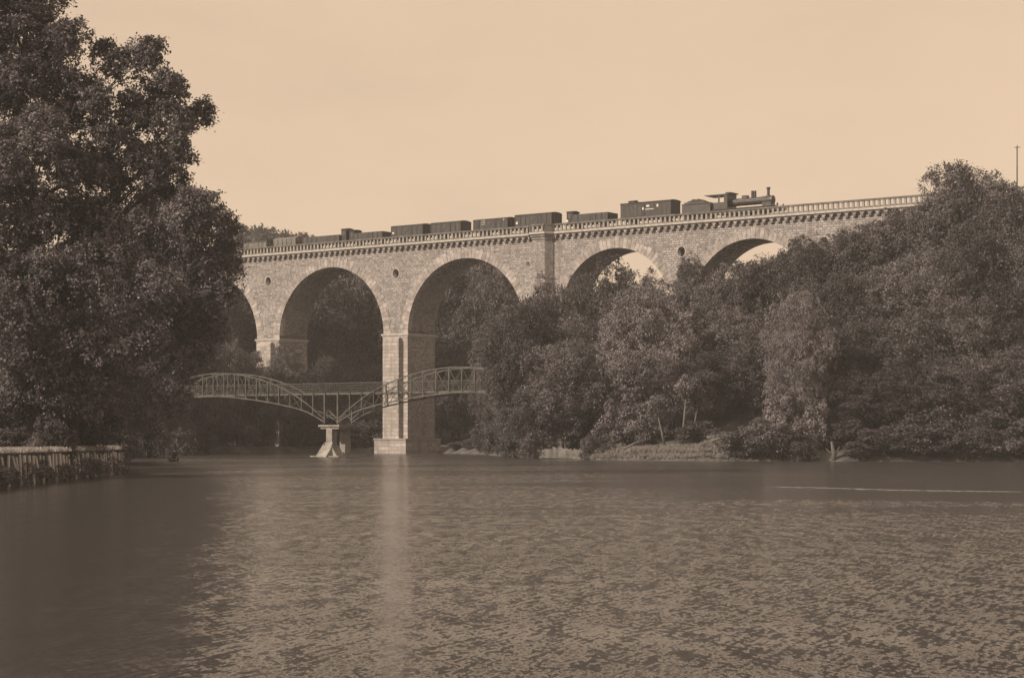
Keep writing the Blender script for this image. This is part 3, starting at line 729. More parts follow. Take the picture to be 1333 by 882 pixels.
def proto(kind):
    if kind in PROTO: return PROTO[kind]
    seed = sum(map(ord, kind)); base, var = kind.rsplit('_', 1); v = int(var)
    Hn, W = 20.0, 13.0
    if base == 'wood':     lb = lobes_round(Hn, W, seed, 18, .10, 1.0, .25 * (v % 2)); args = dict(n=56000, leaf=.32, clump=.8); mat = 'leaf_mid' if v % 2 else 'leaf_dark'; bark = 'bark'
    elif base == 'spread': lb = lobes_round(Hn, 15.0, seed, 20, .18, .8); W = 15.0; args = dict(n=60000, leaf=.32, clump=.9); mat = 'leaf_mid'; bark = 'bark'
    elif base == 'pale':   lb = lobes_round(Hn, W, seed, 26, .10, 1.1, .35); args = dict(n=80000, leaf=.25, clump=.6, droop=.12, asp=.5); mat = 'leaf_pale'; bark = 'bark_pale'
    elif base == 'tall':   lb = lobes_round(Hn, 8.5, seed, 18, .08, 1.3, .3); W = 8.5; args = dict(n=40000, leaf=.30, clump=.75); mat = 'leaf_dark' if v % 2 else 'leaf_mid'; bark = 'bark'
    elif base == 'shrub':  Hn, W = 5.0, 6.0; lb = lobes_round(Hn, W, seed, 10, .0, 1.0); args = dict(n=9000, leaf=.30, clump=.6); mat = ('leaf_dark', 'leaf_mid', 'leaf_pale')[v % 3]; bark = 'bark'
    elif base == 'far':    lb = lobes_round(Hn, 12.0, seed, 12, .1, 1.0, .4); W = 12.0; args = dict(n=9000, leaf=.7, clump=1.1); mat = 'leaf_mid'; bark = 'bark'
    cm = leaf_mesh('crown', lb, seed=seed, **args); cm.materials.append(M[mat])
    tm = trunk_mesh('trunk', Hn, lb, .32 if Hn > 6 else .10, seed, start=.2 if Hn > 6 else .02, nlimb=8 if Hn > 6 else 5); tm.materials.append(M[bark])
    PROTO[kind] = (Hn, W, tm, cm); return PROTO[kind]
def put_tree(kind, x, y, Ht, W, label, group=None, name='broadleaf_tree', cat='tree', rz=None, z=None):
    Hn, Wn, tm, cm = proto(kind)
    o = empty(name, (x, y, (h1(x, y) if z is None else z) - .1), rnd.uniform(0, 6.28) if rz is None else rz)
    o.scale = (W / Wn, W / Wn, Ht / Hn)
    a = bpy.data.objects.new('trunk' if name != 'shrub' else 'stem', tm); COL.objects.link(a); a.parent = o
    b = bpy.data.objects.new('crown' if name != 'shrub' else 'foliage', cm); COL.objects.link(b); b.parent = o
    tag(o, label, cat, group); return o
def T(kind, px, ytop, wpx, depth, label, group=None, name='broadleaf_tree', cat='tree'):
    x, y = at(px, depth); zt = CAMZ + (HZ - ytop) * depth / F; g0 = h1(x, y)
    return put_tree(kind, x, y, max(3.0 if name != 'shrub' else .8, zt - g0), wpx * depth / F, label, group, name, cat)
GW = 'dense wood on the right bank'
LW = 'dark broadleaf tree in the dense wood covering the right bank'
# -- single trees of the right bank that can be picked out
T('pale_1', 838, 372, 150, 234, 'pale rounded tree with fine drooping foliage above the light grassy bank', GW)
for px, yt, w, dep in ((806, 516, 62, 232), (866, 520, 60, 231.5), (838, 530, 50, 231)):
    T('shrub_2', px, yt, w, dep, 'pale bush filling in below the crown of the pale rounded tree', 'pale bushes under the pale trees', 'shrub', 'shrub')
for px, yt, w, dep in ((1016, 505, 56, 219.5), (1056, 515, 54, 219), (1034, 540, 60, 218)):
    T('shrub_2', px, yt, w, dep, 'pale bush at the foot of the pale narrow tree', 'pale bushes under the pale trees', 'shrub', 'shrub')
T('pale_2', 1036, 378, 92, 222, 'pale narrow tree standing out between darker trees on the right bank', GW)
T('spread_1', 1252, 204, 118, 243, 'tallest tree rising above the right end of the viaduct', GW)
T('spread_2', 1322, 234, 120, 238, 'broad tree below the telegraph pole at the right edge', GW)
T('wood_1', 1172, 268, 116, 246, 'tree hiding the viaduct parapet just left of the tallest tree', GW)
T('wood_2', 804, 342, 100, 262, 'tree whose top stands inside the arch right of the pilaster', GW)
T('wood_3', 720, 364, 92, 262, 'tree reaching up to the foot of the stone pilaster', GW)
T('tall_1', 900, 330, 62, 258, 'dark tree standing under the round opening between the two right arches', GW)
T('wood_4', 984, 330, 96, 250, 'tree filling the lower part of the rightmost visible arch', GW)
T('wood_1', 1044, 303, 88, 246, 'bushy tree right of the rightmost visible arch below the parapet', GW)
T('spread_3', 686, 378, 106, 240, 'tree at the waterside hiding the right end of the footbridge', GW)
# -- the rest of the wood, back rows first
for kind, px, yt, w, dep in (
        ('wood_1', 690, 396, 80, 268), ('wood_2', 762, 366, 84, 266), ('wood_3', 852, 356, 76, 262), ('wood_4', 870, 372, 80, 258), ('wood_2', 940, 348, 86, 252), ('wood_5', 1010, 330, 80, 250),
        ('wood_3', 1100, 298, 96, 246), ('wood_5', 1136, 284, 90, 248), ('spread_2', 1215, 262, 100, 244), ('wood_2', 1290, 244, 90, 244), ('spread_1', 1372, 240, 130, 240),
        ('wood_2', 704, 440, 92, 243), ('spread_2', 760, 410, 104, 246), ('wood_5', 748, 472, 84, 238), ('tall_2', 905, 392, 78, 244), ('wood_3', 950, 398, 96, 238), ('tall_1', 982, 420, 70, 232), ('spread_2', 915, 452, 96, 232),
        ('spread_1', 1090, 352, 116, 236), ('wood_5', 1150, 340, 110, 236), ('spread_3', 1212, 318, 128, 234), ('wood_2', 1276, 300, 110, 232), ('spread_2', 1345, 290, 130, 232),
        ('wood_3', 1078, 430, 96, 228), ('spread_2', 1132, 410, 118, 228), ('wood_1', 1190, 396, 110, 226), ('spread_1', 1250, 380, 124, 226), ('wood_4', 1316, 372, 122, 226),
        ('spread_3', 1112, 482, 110, 222), ('wood_2', 1172, 470, 104, 221), ('spread_2', 1232, 462, 118, 220), ('spread_1', 1296, 452, 116, 220), ('wood_5', 1350, 440, 116, 220),
        ('spread_1', 738, 436, 108, 234.5), ('wood_2', 712, 470, 84, 236.5), ('shrub_0', 732, 540, 60, 236), ('wood_4', 694, 486, 74, 239), ('wood_1', 660, 395, 80, 268), ('wood_3', 640, 420, 70, 275), ('wood_2', 668, 470, 70, 262), ('wood_5', 800, 490, 84, 237), ('tall_1', 782, 452, 64, 240),
        ('wood_2', 1420, 262, 120, 240), ('spread_3', 1400, 330, 130, 230), ('spread_2', 1480, 300, 140, 236), ('wood_1', 1470, 400, 120, 222), ('wood_4', 1410, 420, 120, 220), ('spread_1', 1545, 330, 140, 226)):
    T(kind, px, yt, w, dep, LW, GW)
# -- shrubs along the right water's edge
LS = 'leafy shrub overhanging the waterline of the right bank'
for i, (px, yt, w, dep) in enumerate(((664, 566, 36, 246), (690, 566, 34, 236), (800, 548, 60, 232.5), (838, 550, 54, 232), (868, 546, 60, 232), (820, 528, 70, 238), (772, 566, 30, 229), (962, 566, 44, 218), (968, 556, 70, 217), (1000, 548, 62, 216.5), (1030, 560, 60, 216), (1048, 572, 44, 214.5), (1120, 574, 54, 214.5), (1150, 556, 70, 215), (1190, 552, 80, 214.5), (1230, 560, 70, 214), (1268, 550, 76, 213.5), (1304, 560, 60, 213.5), (1338, 548, 80, 213),
        (1100, 548, 60, 218), (1210, 530, 90, 217), (1290, 525, 90, 216), (792, 576, 24, 227), (764, 572, 22, 227.5), (905, 548, 60, 226), (745, 552, 44, 239), (712, 552, 40, 241))):
    T('shrub_%d' % (i % 3 if px > 1000 and i % 4 == 1 else (i % 2)), px, yt, w, dep, LS, 'shrubs along the right waterline', 'shrub', 'shrub')
# -- behind the viaduct
LB = 'dark tree seen through the arches from behind the viaduct'
for kind, px, yt, w, dep in (
        ('wood_1', 330, 372, 90, 352), ('wood_2', 296, 364, 90, 350), ('wood_3', 372, 360, 90, 352), ('spread_1', 416, 333, 100, 350), ('wood_2', 452, 338, 96, 350), ('wood_4', 500, 352, 90, 352), ('wood_1', 556, 334, 96, 344), ('spread_2', 604, 314, 110, 342), ('wood_5', 650, 318, 104, 338), ('wood_3', 690, 340, 84, 334), ('wood_5', 478, 340, 90, 347), ('wood_3', 424, 362, 100, 342), ('wood_2', 590, 346, 100, 338), ('wood_1', 640, 350, 100, 330),
        ('wood_2', 388, 470, 80, 334), ('spread_3', 446, 456, 100, 332), ('wood_5', 494, 470, 90, 330), ('wood_2', 576, 448, 90, 328), ('spread_2', 622, 440, 100, 330), ('wood_3', 676, 430, 84, 306),
        ('spread_1', 410, 520, 80, 326), ('wood_1', 470, 520, 90, 324), ('spread_3', 545, 520, 90, 326), ('wood_3', 372, 448, 62, 311), ('wood_4', 350, 470, 50, 311), ('wood_1', 392, 480, 54, 311), ('wood_3', 596, 510, 84, 334), ('wood_4', 656, 500, 70, 284), ('wood_2', 625, 396, 90, 330), ('wood_4', 575, 400, 80, 336)):
    T(kind, px, yt, w, dep, LB, 'trees behind the viaduct')
for i, (px, yt, w, dep) in enumerate(((365, 548, 50, 318), (386, 556, 40, 313), (404, 546, 60, 314), (440, 552, 64, 313), (476, 548, 60, 314), (632, 556, 40, 286), (598, 574, 36, 300), (616, 571, 36, 296), (650, 552, 44, 272), (640, 560, 30, 276))):
    T('shrub_%d' % (i % 2), px, yt, w, dep, 'dark shrub at the far waterline under the viaduct arches', 'shrubs at the far waterline', 'shrub', 'shrub')
# -- distant tree tops over the left end of the viaduct
LF = 'small distant tree top rising over the tail of the train'
for i, (px, yt, w) in enumerate(((310, 300, 44), (330, 298, 44), (352, 302, 44), (372, 303, 44), (392, 304, 40), (408, 309, 34), (360, 299, 50), (300, 296, 34), (313, 284, 24), (326, 290, 28), (339, 288, 22), (352, 291, 30), (366, 295, 26), (380, 297, 26), (393, 297, 26), (405, 303, 24), (345, 298, 40), (375, 303, 40))):
    T('far_%d' % (i % 3), px, yt, w, 480 + 9 * (i % 4), LF, 'distant trees beyond the viaduct')

# -- left bank: the big tree, built branch by branch
def custom_tree(px0, depth, lobes_px, label, leaf, n, mat, r0, seed, clump, jitter, top=None, name='broadleaf_tree', group=None, nlimb=16, start=.12):
    bx, by = at(px0, depth); bz = h1(bx, by); r = random.Random(seed); lb = []
    for px, py, rp in lobes_px:
        p = at(px, depth, py); rad = rp * depth / F
        lb.append((p.x - bx, r.uniform(-jitter, jitter), p.z - bz, rad, rad * .9))
    root = empty(name, (bx, by, bz - .1)); tag(root, label, 'tree', group)
    Ht = max(l[2] for l in lb)
    tm = trunk_mesh('trunk', Ht, lb, r0, seed, start=start, nlimb=nlimb); link('trunk', tm, M['bark'], root, True)
    link('crown', leaf_mesh('crown', lb, n, leaf, seed, clump=clump, inner=.2, sub=10), M[mat], root)
    return root
GL = 'trees on the left bank'
custom_tree(36, 133, [(-130, 60, 90), (-60, 10, 80), (-10, -20, 60), (38, 40, 34), (20, 100, 60), (70, 62, 32), (104, 58, 24), (92, 118, 36), (84, 160, 46), (128, 62, 20), (140, 138, 20), (178, 86, 30), (206, 82, 22), (166, 120, 22), (214, 118, 28), (232, 114, 16), (246, 134, 18), (258, 120, 8),
    (196, 140, 24), (176, 168, 34), (232, 164, 24), (252, 182, 15), (222, 196, 22), (248, 206, 15), (150, 210, 40), (196, 214, 26), (60, 220, 64), (120, 236, 46), (-20, 240, 80), (-110, 200, 100), (-30, -95, 76), (-110, -60, 90), (8, -120, 50), (30, 500, 48), (100, 496, 44), (140, 470, 36), (60, 545, 36), (120, 540, 30), (0, 540, 44), (60, 300, 62), (130, 300, 50), (20, 380, 60), (96, 372, 54), (150, 350, 40), (40, 446, 50), (110, 436, 44), (24, 470, 40), (44, 500, 40), (30, 540, 40), (50, 470, 36), (34, 440, 36), (204, 232, 18), (188, 244, 20), (44, 14, 24), (214, 216, 16)],
    'huge dark tree on the left bank overhanging the sky and leaving the frame at top', .25, 440000, 'leaf_near', .62, 11, .5, 4.0, group=GL)
custom_tree(140, 172, [(200, 262, 24), (226, 262, 22), (238, 248, 12), (258, 264, 18), (284, 270, 14), (292, 292, 17), (248, 296, 34), (210, 310, 44), (272, 326, 30), (292, 346, 18), (160, 320, 50), (238, 360, 44), (190, 380, 50), (276, 384, 30), (150, 400, 50), (230, 420, 44), (196, 450, 42), (262, 430, 30), (150, 470, 44), (120, 350, 50)],
    'rounded dark tree right of the huge left tree, covering the left end of the viaduct', .29, 140000, 'leaf_near', .45, 12, .75, 3.5, group=GL)
custom_tree(140, 205, [(215, 420, 34), (180, 440, 40), (240, 462, 26), (210, 480, 36), (170, 500, 40), (222, 520, 26), (190, 540, 32), (250, 440, 28), (150, 540, 40), (120, 500, 46)],
    'low dark tree on the left bank beside the end of the footbridge', .30, 60000, 'leaf_near', .3, 13, .7, 3.0, group=GL)
LL = 'dark understorey tree below the huge tree on the left bank'
for kind, px, yt, w, dep in (('wood_1', -40, 400, 190, 150), ('wood_2', 40, 420, 150, 156), ('spread_3', 110, 430, 150, 165), ('wood_1', 120, 450, 110, 196), ('wood_3', 75, 380, 170, 185), ('wood_4', 0, 360, 190, 190), ('spread_1', 150, 380, 130, 235), ('wood_2', 200, 450, 76, 262), ('spread_3', 270, 420, 90, 296), ('wood_4', 310, 450, 80, 305), ('wood_2', 190, 400, 110, 290), ('spread_1', 250, 350, 120, 330)):
    T(kind, px, yt, w, dep, LL, 'understorey of the left bank')
for i, (px, yt, w, dep) in enumerate(((12, 556, 60, 126), (70, 545, 64, 129), (110, 548, 60, 140), (30, 535, 70, 140), (-20, 530, 80, 130), (96, 548, 70, 138), (140, 535, 50, 182), (146, 528, 56, 204), (140, 556, 60, 150), (120, 540, 80, 160), (60, 530, 90, 150), (148, 550, 50, 178), (152, 560, 46, 210), (166, 558, 44, 238), (178, 560, 46, 258), (236, 556, 50, 280), (262, 558, 50, 296), (290, 550, 50, 306), (318, 556, 40, 310), (255, 528, 60, 302), (290, 520, 60, 312), (225, 520, 60, 285), (180, 530, 60, 245), (336, 545, 34, 314))):
    T('shrub_%d' % (i % 2 if px < 240 else 2 if i % 3 == 0 else 1), px, yt, w, dep, 'shrub along the waterline of the shaded left bank', 'shrubs along the left waterline', 'shrub', 'shrub')
T('shrub_2', 46, 566, 22, 121, 'small pale sunlit bush on top of the left quay', None, 'shrub', 'shrub')

# ------------------------------------------------------------------ timber faced quay on the left, landing wall on the right
def polyline_pts(a, b, n): return [(a[0] + (b[0] - a[0]) * k / n, a[1] + (b[1] - a[1]) * k / n) for k in range(n + 1)]
qw = empty('quay_wall', (-30.3, 110, 0)); tag(qw, 'low mossy quay wall with timber piles below the huge left tree', 'quay wall')
def qline(f):
    y = 58 + f * (150.5 - 58); x = float(np.interp(y, [60, 110, 150], [-28.6, -30.3, -31.7])); return x + .15, y
m = MB(); K = 40
for k in range(K):
    (x0, y0), (x1, y1) = qline(k / K), qline((k + 1) / K); zt = 2.02 - .25 * k / K
    m.add([(p[0] + 30.3, p[1] - 110, p[2]) for p in ((x0, y0, -1), (x1, y1, -1), (x1, y1, zt), (x0, y0, zt), (x0 - 1.2, y0, -1), (x1 - 1.2, y1, -1), (x1 - 1.2, y1, zt), (x0 - 1.2, y0, zt))],
          [(0, 1, 2, 3), (3, 2, 6, 7), (5, 4, 7, 6), (0, 3, 7, 4), (1, 5, 6, 2)])
m.build('wall', M['quay'], qw)
m = MB()
for k in range(K):
    (x0, y0), (x1, y1) = qline(k / K), qline((k + 1) / K); zt = 2.02 - .25 * k / K
    m.add([(p[0] + 30.3, p[1] - 110, p[2]) for p in ((x0 + .1, y0, zt), (x1 + .1, y1, zt), (x1 + .1, y1, zt + .16), (x0 + .1, y0, zt + .16), (x0 - 1.3, y0, zt), (x1 - 1.3, y1, zt), (x1 - 1.3, y1, zt + .16), (x0 - 1.3, y0, zt + .16))],
          [(0, 1, 2, 3), (3, 2, 6, 7), (5, 4, 7, 6), (0, 3, 7, 4), (1, 5, 6, 2), (0, 4, 5, 1)])
m.build('coping', M['bank_soil'], qw)
for k in range(48):
    f = min(.995, .42 + .58 * (k + rnd.uniform(-.35, .35)) / 47.5); x, y = qline(f); zt = 1.98 - .25 * f + rnd.uniform(-.15, .05)
    m = MB(); ln = rnd.uniform(-.3, .3); w0 = rnd.uniform(.07, .15)
    m.tube([(x + .30 - qw.location.x, y - 110 + ln, -1.2 if k % 3 == 0 else rnd.uniform(.3, 1.1)), (x + .2 - qw.location.x, y - 110, zt)], [w0, w0 * .9], 7)
    m.build('timber_pile', M['timber'], qw)
lw = empty('landing_wall', (*at(728, 234), 0)); tag(lw, 'short pale wall of upright boards at the water on the right bank', 'landing wall')
a, b_ = at(699, 236.5), at(758, 229.5)
m = MB(); n = 26
for k in range(n):
    x0 = a[0] + (b_[0] - a[0]) * k / n - lw.location.x; y0 = a[1] + (b_[1] - a[1]) * k / n - lw.location.y
    x1 = a[0] + (b_[0] - a[0]) * (k + .9) / n - lw.location.x; y1 = a[1] + (b_[1] - a[1]) * (k + .9) / n - lw.location.y
    zt = 1.15 + .3 * math.sin(k * .13) + rnd.uniform(-.16, .12)
    m.add([(x0, y0 - .5, -.8), (x1, y1 - .5, -.8), (x1, y1 - .5, zt), (x0, y0 - .5, zt), (x0, y0 - .38, -.8), (x1, y1 - .38, -.8), (x1, y1 - .38, zt), (x0, y0 - .38, zt)],
          [(0, 1, 2, 3), (3, 2, 6, 7), (5, 4, 7, 6), (0, 3, 7, 4), (1, 5, 6, 2)])
m.build('boards', M['landing'], lw)
m = MB(); ax, ay, bx_, by_ = a[0] - lw.location.x, a[1] - lw.location.y, b_[0] - lw.location.x, b_[1] - lw.location.y
m.bar((ax, ay - .45, .22), (bx_, by_ - .45, .22), .5, .2); m.build('sill_beam', M['landing'], lw)

# bare sloping bank of the right shore
def patch(name, pts_px, label, zoff=.06, mat='bank_soil'):
    pass
bk = []; bf = []
cols = np.linspace(772, 948, 50); rows = 9
for i, px in enumerate(cols):
    for j in range(rows):
        # from just under water up the slope
        base = np.interp(px, [772, 842, 913, 960], [225.8, 221.5, 217.6, 216.5]); d = base - 1.6 + j * .95
        x, y = at(px, d); prof = np.interp(j, [0, 2, 4, 8], [-.4, .45, .95, 1.15]) * (1 + 1.15 * math.exp(-((px - 938) / 26) ** 2) * min(1, j / 4) + .4 * math.exp(-((px - 800) / 14) ** 2) * (j / 4)) * (1 + .22 * math.sin(px * .37 + j * .6) + .15 * math.sin(px * .83 - j)) * (.75 + .25 * math.sin(px * .11 + 1.0) * math.sin(px * .043))
        bk.append((x, y, max(h1(x, y) + .05 if j > 3 else -9, prof) + .12 * math.sin(px * .7 + j) * (j > 0)))
for i in range(len(cols) - 1):
    for j in range(rows - 1):
        a0 = i * rows + j; bf.append((a0, a0 + rows, a0 + rows + 1, a0 + 1))
tag(link('river_bank', np_mesh('river_bank', np.array(bk), np.array(bf), True), M['bank_soil']), kind='structure')

def grass_mesh(name, pts, hgt, seed, blades=7):
    r = np.random.default_rng(seed); pts = np.array(pts); k = len(pts) * blades
    c = np.repeat(pts, blades, 0) + r.normal(size=(k, 3)) * np.array([.12, .12, 0])
    dr = unit(r.normal(size=(k, 3)) * np.array([.5, .5, .1]) + np.array([0, 0, 1])); w = unit(np.cross(dr, r.normal(size=(k, 3)))) * .035
    hh = hgt * r.uniform(.5, 1.3, k)[:, None]
    v = np.stack([c - w, c + w, c + dr * hh + w * .2, c + dr * hh - w * .2], 1).reshape(-1, 3)
    return np_mesh(name, v, np.arange(4 * k).reshape(-1, 4))
rg = np.random.default_rng(5); gp = []
for _ in range(2600):
    f = rg.uniform(.35, 1.0); x, y = qline(f); gp.append((x - rg.uniform(-.25, 1.3), y, 2.14 - .25 * f))
tag(link('quay_grass', grass_mesh('quay_grass', gp, .30, 3), M['grass']), 'fringe of dry grass along the top of the left quay', 'grass', None, 'stuff')
gp = []
for _ in range(4200):
    i = rg.integers(0, len(cols) - 1); j = rg.integers(2, rows); p = np.array(bk[i * rows + j]) + rg.normal(size=3) * (.3, .4, 0); gp.append(tuple(p))
tag(link('bank_grass', grass_mesh('bank_grass', gp, .38, 4), M['bank_grass']), 'pale dry grass on the sloping right bank below the pale rounded tree', 'grass', None, 'stuff')
# climbers hanging over the quay wall
lbs = []
r = random.Random(9)
for k in range(34):
    f = .42 + .58 * k / 34; x, y = qline(f); lbs.append((x + .45 + 30.3, y - 110, r.uniform(.15, .95), r.uniform(.5, .95), r.uniform(.4, .6)))
cl = link('trailing_bush', leaf_mesh('trailing_bush', lbs, 15000, .15, 21, clump=.35), M['leaf_mid']); cl.location = (-30.3, 110, 0)
tag(cl, 'tangle of low bushes growing at the foot of the left quay wall', 'bush', None, 'stuff')
# pale stump and fallen branches
st = MB(); p = at(1085, 214.6); z0 = h1(*p)
st.tube([(p[0], p[1], -.3), (p[0] + .05, p[1], .9), (p[0] - .25, p[1], 2.3)], [.38, .28, .1], 9); st.tube([(p[0] + .1, p[1], .5), (p[0] + .7, p[1], 1.7)], [.18, .05], 7); st.tube([(p[0], p[1], .6), (p[0] - .9, p[1] + .1, 1.5)], [.16, .04], 7)
tag(st.build('dead_stump', M['bark_pale'], None, True), 'pale forked dead stump at the water on the right bank', 'tree stump')
for (p0, y0, p1, y1, dep, lab) in ((812, 584, 842, 572, 222.5, 'thin pale fallen branch leaning up the grassy right bank'), (926, 574, 956, 568, 218, 'pale broken branch sticking out of the bank right of the grassy slope')):
    a, b_ = at(p0, dep, y0), at(p1, dep + .5, y1); m = MB(); mid = a.lerp(b_, .5) + Vector((0, 0, .15)); m.tube([a, mid, b_], [.16, .12, .05], 7); m.tube([mid, mid.lerp(b_, .6) + Vector((.1, 0, .5))], [.07, .02], 5)
    tag(m.build('fallen_branch', M['bark_pale'], None, True), lab, 'branch')
for px, yb, yt, dep, lean in ((888, 590, 520, 226, .6), (866, 588, 545, 227, -1.2), (900, 588, 535, 228, 1.0)):
    a = at(px, dep); z0 = h1(*a); top = at(px, dep, yt).z
    root = empty('young_tree', (a[0], a[1], z0 - .2)); tag(root, 'slender bare pale trunk standing on the grassy bank under the pale rounded tree', 'tree', 'slender trunks on the bank')
    m = MB(); hgt = top - z0; m.tube([(0, 0, 0), (lean * .3, 0, hgt * .5), (lean, .1, hgt + 2)], [.17, .13, .06], 8); m.tube([(lean * .3, 0, hgt * .5), (lean * .3 + .8, .2, hgt * .9)], [.07, .02], 6)
    m.build('trunk', M['bark_pale'], root, True)
    lb = [(lean, 0, hgt + 2, 1.2, 1.0), (lean + .8, .3, hgt + 1.4, .9, .8), (lean - .7, 0, hgt + 1.5, .9, .8)]
    link('crown', leaf_mesh('crown', lb, 1600, .3, int(px), clump=.5), M['leaf_pale'], root)

# ------------------------------------------------------------------ telegraph pole on the hill
p = at(1324, 244); z1 = at(1324, 244, 189).z; z0 = h1(*p)
tp = empty('telegraph_pole', (p[0], p[1], z0)); tag(tp, 'thin telegraph pole above the trees at the right edge', 'telegraph pole')
hh = z1 - z0; m = MB(); m.tube([(0, 0, -1), (0, 0, hh)], [.14, .08], 9); m.build('post', M['pole'], tp)
for dz, w in ((.3, .40),):
    m = MB(); m.box(-w, w, -.16, -.08, hh - dz - .035, hh - dz + .035); c = m.build('crossarm', M['pole'], tp)
    for x in (-w + .1, -w / 2 + .1, w / 2 - .1, w - .1):
        m = MB(); m.tube([(x, -.12, hh - dz + .05), (x, -.12, hh - dz + .12), (x, -.12, hh - dz + .22)], [.02, .055, .035], 8); m.build('insulator', M['porcelain'], c)

# ------------------------------------------------------------------ rowing boat with a seated person
bp = at(226, 212); bt = empty('rowing_boat', (bp[0], bp[1], 0), R_(100)); tag(bt, 'small dark rowing boat with one person on the river near the left bank', 'rowing boat')
secs = [(-1.9, .42, .5), (-1.0, .62, .42), (0, .68, .40), (1.0, .58, .43), (1.8, .25, .55), (2.1, .03, .62)]
vs = []; fs_ = []
for x, w, zt in secs:
    vs += [(x, -w, zt), (x, -w * .75, .05), (x, 0, -.15), (x, w * .75, .05), (x, w, zt), (x, w - .04 if w > .1 else w * .5, zt), (x, w * .68, .1), (x, 0, -.06), (x, -w * .68, .1), (x, -w + .04 if w > .1 else -w * .5, zt)]
for i in range(len(secs) - 1):
    for k in range(10): fs_.append((i * 10 + k, i * 10 + (k + 1) % 10, (i + 1) * 10 + (k + 1) % 10, (i + 1) * 10 + k))
fs_.append(tuple(range(10)))
m = MB(); m.add(vs, fs_); m.build('hull', M['iron_black'], bt)
for x in (-1.2, 0.1):
    m = MB(); m.box(x - .13, x + .13, -.58, .58, .26, .31); m.build('thwart', M['timber'], bt)
def skin_person(name, joints, edges_, mat):
    me = bpy.data.meshes.new(name); me.from_pydata([j[:3] for j in joints], edges_, [])
    o = bpy.data.objects.new(name, me); COL.objects.link(o)
    sk = o.modifiers.new('skin', 'SKIN'); sv = me.skin_vertices[0].data
    for i, j in enumerate(joints): sv[i].radius = (j[3], j[3] if len(j) < 5 else j[4])
    sv[0].use_root = True
    ss = o.modifiers.new('sub', 'SUBSURF'); ss.levels = ss.render_levels = 2
    dg = bpy.context.evaluated_depsgraph_get(); nm = bpy.data.meshes.new_from_object(o.evaluated_get(dg)); nm.name = name
    o.modifiers.clear(); o.data = nm; nm.materials.clear(); nm.materials.append(mat)
    nm.polygons.foreach_set('use_smooth', [True] * len(nm.polygons)); return o
J = [(0, 0, .42, .16, .14), (0.02, 0, .62, .15, .12), (.06, 0, .86, .17, .12), (.08, 0, .99, .06), (.10, 0, 1.12, .09, .085), (.11, 0, 1.22, .08),
     (.08, -.2, .88, .065), (.22, -.26, .66, .05), (.42, -.2, .55, .04), (.50, -.18, .54, .045), (.08, .2, .88, .065), (.22, .26, .66, .05), (.42, .2, .55, .04), (.50, .18, .54, .045),
     (.22, -.1, .44, .085), (.45, -.11, .45, .07), (.55, -.11, .2, .05), (.64, -.11, .12, .045), (.22, .1, .44, .085), (.45, .11, .45, .07), (.55, .11, .2, .05), (.64, .11, .12, .045)]
E_ = [(0, 1), (1, 2), (2, 3), (3, 4), (4, 5), (2, 6), (6, 7), (7, 8), (8, 9), (2, 10), (10, 11), (11, 12), (12, 13), (0, 14), (14, 15), (15, 16), (16, 17), (0, 18), (18, 19), (19, 20), (20, 21)]
pe = skin_person('person', J, E_, M['cloth']); pe.location = (bp[0] + .1, bp[1] - .1, -.10); pe.rotation_euler = (0, 0, R_(100))
tag(pe, 'person in dark clothes sitting in the small rowing boat', 'person')
m = MB(); m.tube([(.11, 0, 1.23), (.11, 0, 1.25), (.11, 0, 1.26), (.11, 0, 1.36)], [.17, .17, .1, .09], 14); m.build('hat', M['timber'], pe)
for y in (-1, 1):
    m = MB(); m.tube([(.35, y * .25, .50), (.2, y * 1.5, .1)], .025, 6); m.box(.1, .3, y * 1.5 - .3, y * 1.5 + .3, .02, .06); m.build('oar', M['timber'], bt)

# ------------------------------------------------------------------ foam line on the water
r = np.random.default_rng(3); fv = []; ff = []
for k in range(330):
    u = r.random() ** .8; px = 994 + (1326 - 994) * u; py = float(np.interp(px, [994, 1060, 1180, 1326], [633.6, 634.6, 638.2, 640.2]))
    d = CAMZ * F / (py - HZ) + r.normal() * (.22 + .45 * u * (1 - u)); x, y = at(px, d); L_ = r.uniform(.08, .5); wd = r.uniform(.03, .10) * (1.4 - u); b0 = len(fv)
    ring = [(x + L_ * math.cos(a) * r.uniform(.7, 1.2), y + wd * math.sin(a) * r.uniform(.6, 1.3), .010 + .0004 * (k % 20)) for a in np.linspace(0, 2 * math.pi, 8)[:-1]]
    fv += ring + [(x, y, .026 + .0004 * (k % 20))]; ff += [(b0 + q, b0 + (q + 1) % 7, b0 + 7) for q in range(7)]
tag(link('foam', np_mesh('foam', np.array(fv), np.array(ff), True), M['foam']), 'long thin pale streak of foam on the water at right', 'foam', None, 'stuff')

# ------------------------------------------------------------------ air: thin volume added to lift the dark tones
m = MB(); m.box(-1700, 1700, -300, 2700, -6, 90)
hz = new_mat('tone_lift_haze')[0]; nt = hz.node_tree; nt.nodes.remove(nt.nodes['Principled BSDF'])
pv = nt.nodes.new('ShaderNodeVolumePrincipled'); pv.inputs['Color'].default_value = (.95, .97, 1.0, 1); pv.inputs['Density'].default_value = HAZE; pv.inputs['Anisotropy'].default_value = 0
nt.links.new(pv.outputs[0], nt.nodes['Material Output'].inputs['Volume'])
tag(m.build('tone_lift_haze', hz), kind='stuff')
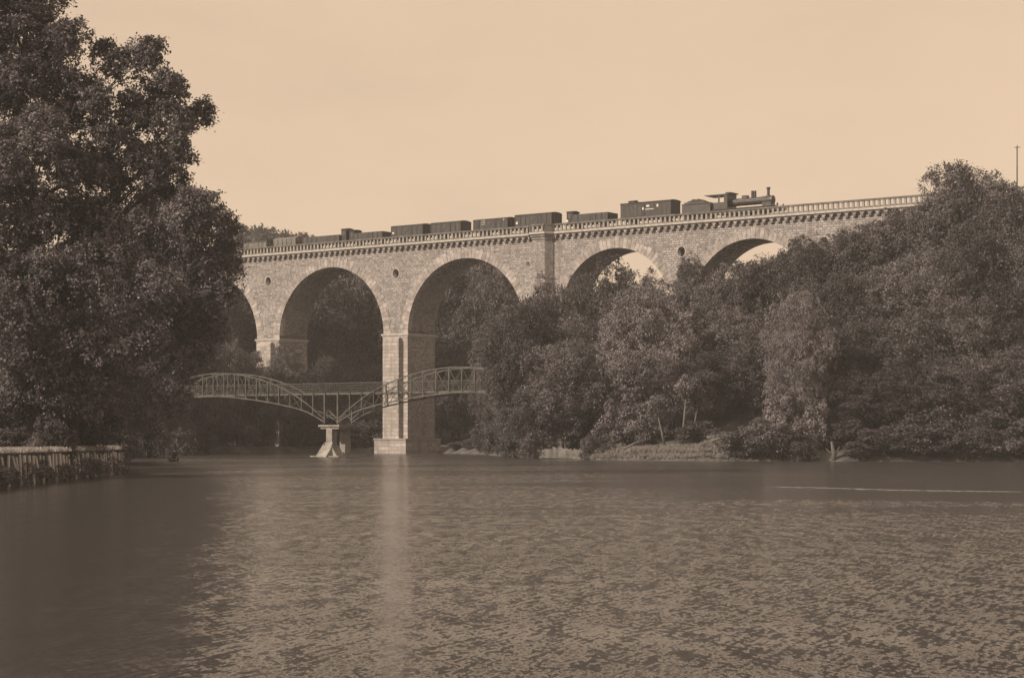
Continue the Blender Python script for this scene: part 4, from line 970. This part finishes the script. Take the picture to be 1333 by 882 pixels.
# ------------------------------------------------------------------ sky, sun, camera
SUN = Vector((-.745, -.385, .57)).normalized()
el = math.asin(SUN.z); azim = math.atan2(SUN.x, SUN.y)
w = bpy.data.worlds.new('World'); scene.world = w; w.use_nodes = True; nt = w.node_tree
bg = nt.nodes['Background']; sky = N(nt, 'ShaderNodeTexSky'); sky.sky_type = 'NISHITA'; sky.sun_disc = False
sky.sun_elevation = el; sky.sun_rotation = azim; sky.dust_density = 3.0; sky.air_density = 1.0
bw = N(nt, 'ShaderNodeRGBToBW'); nt.links.new(sky.outputs[0], bw.inputs[0])
pw = N(nt, 'ShaderNodeMath', operation='POWER'); pw.inputs[1].default_value = .22; nt.links.new(bw.outputs[0], pw.inputs[0])
tc = N(nt, 'ShaderNodeTexCoord'); mp = N(nt, 'ShaderNodeMapping'); mp.inputs['Scale'].default_value = (2.2, 2.2, 6); nt.links.new(tc.outputs['Generated'], mp.inputs[0])
nz = N(nt, 'ShaderNodeTexNoise', Scale=2.2, Detail=6.0, Roughness=.6); nt.links.new(mp.outputs[0], nz.inputs['Vector'])
cl_ = ramp(nt, nz.outputs[0], [(.30, (.93, .935, .95)), (.5, (1, 1, 1)), (.70, (1.045, 1.04, 1.03))])
tint = mix(nt, 'MULTIPLY', (.745, .55, .385), cl_, 1.0)
vm = N(nt, 'ShaderNodeVectorMath', operation='SCALE'); nt.links.new(tint, vm.inputs[0]); nt.links.new(pw.outputs[0], vm.inputs['Scale'])
nt.links.new(vm.outputs[0], bg.inputs['Color']); SKY_GAIN = .815; bg.inputs['Strength'].default_value = SKY_GAIN
sd = bpy.data.lights.new('sun', 'SUN'); sd.energy = 5.0; sd.angle = R_(.5); sd.color = (1.0, .84, .66)
so = bpy.data.objects.new('sun', sd); COL.objects.link(so); so.rotation_euler = (-SUN).to_track_quat('-Z', 'Y').to_euler(); so.location = SUN * 200
cd = bpy.data.cameras.new('camera'); cam = bpy.data.objects.new('camera', cd); COL.objects.link(cam)
cam.location = (0, 0, CAMZ); cam.rotation_euler = (R_(90), 0, 0)
cd.sensor_fit = 'HORIZONTAL'; cd.sensor_width = 36; cd.lens = F / 1333 * 36; cd.shift_y = (HZ - 441) / 1333
cd.clip_start = .5; cd.clip_end = 8000
scene.camera = cam
vs_ = scene.view_settings; vs_.view_transform = 'Standard'; vs_.look = 'None'; vs_.exposure = 0; vs_.gamma = 1; vs_.use_curve_mapping = False
scene.cycles.max_bounces = 6; scene.cycles.diffuse_bounces = 2; scene.cycles.glossy_bounces = 3; scene.cycles.transmission_bounces = 3
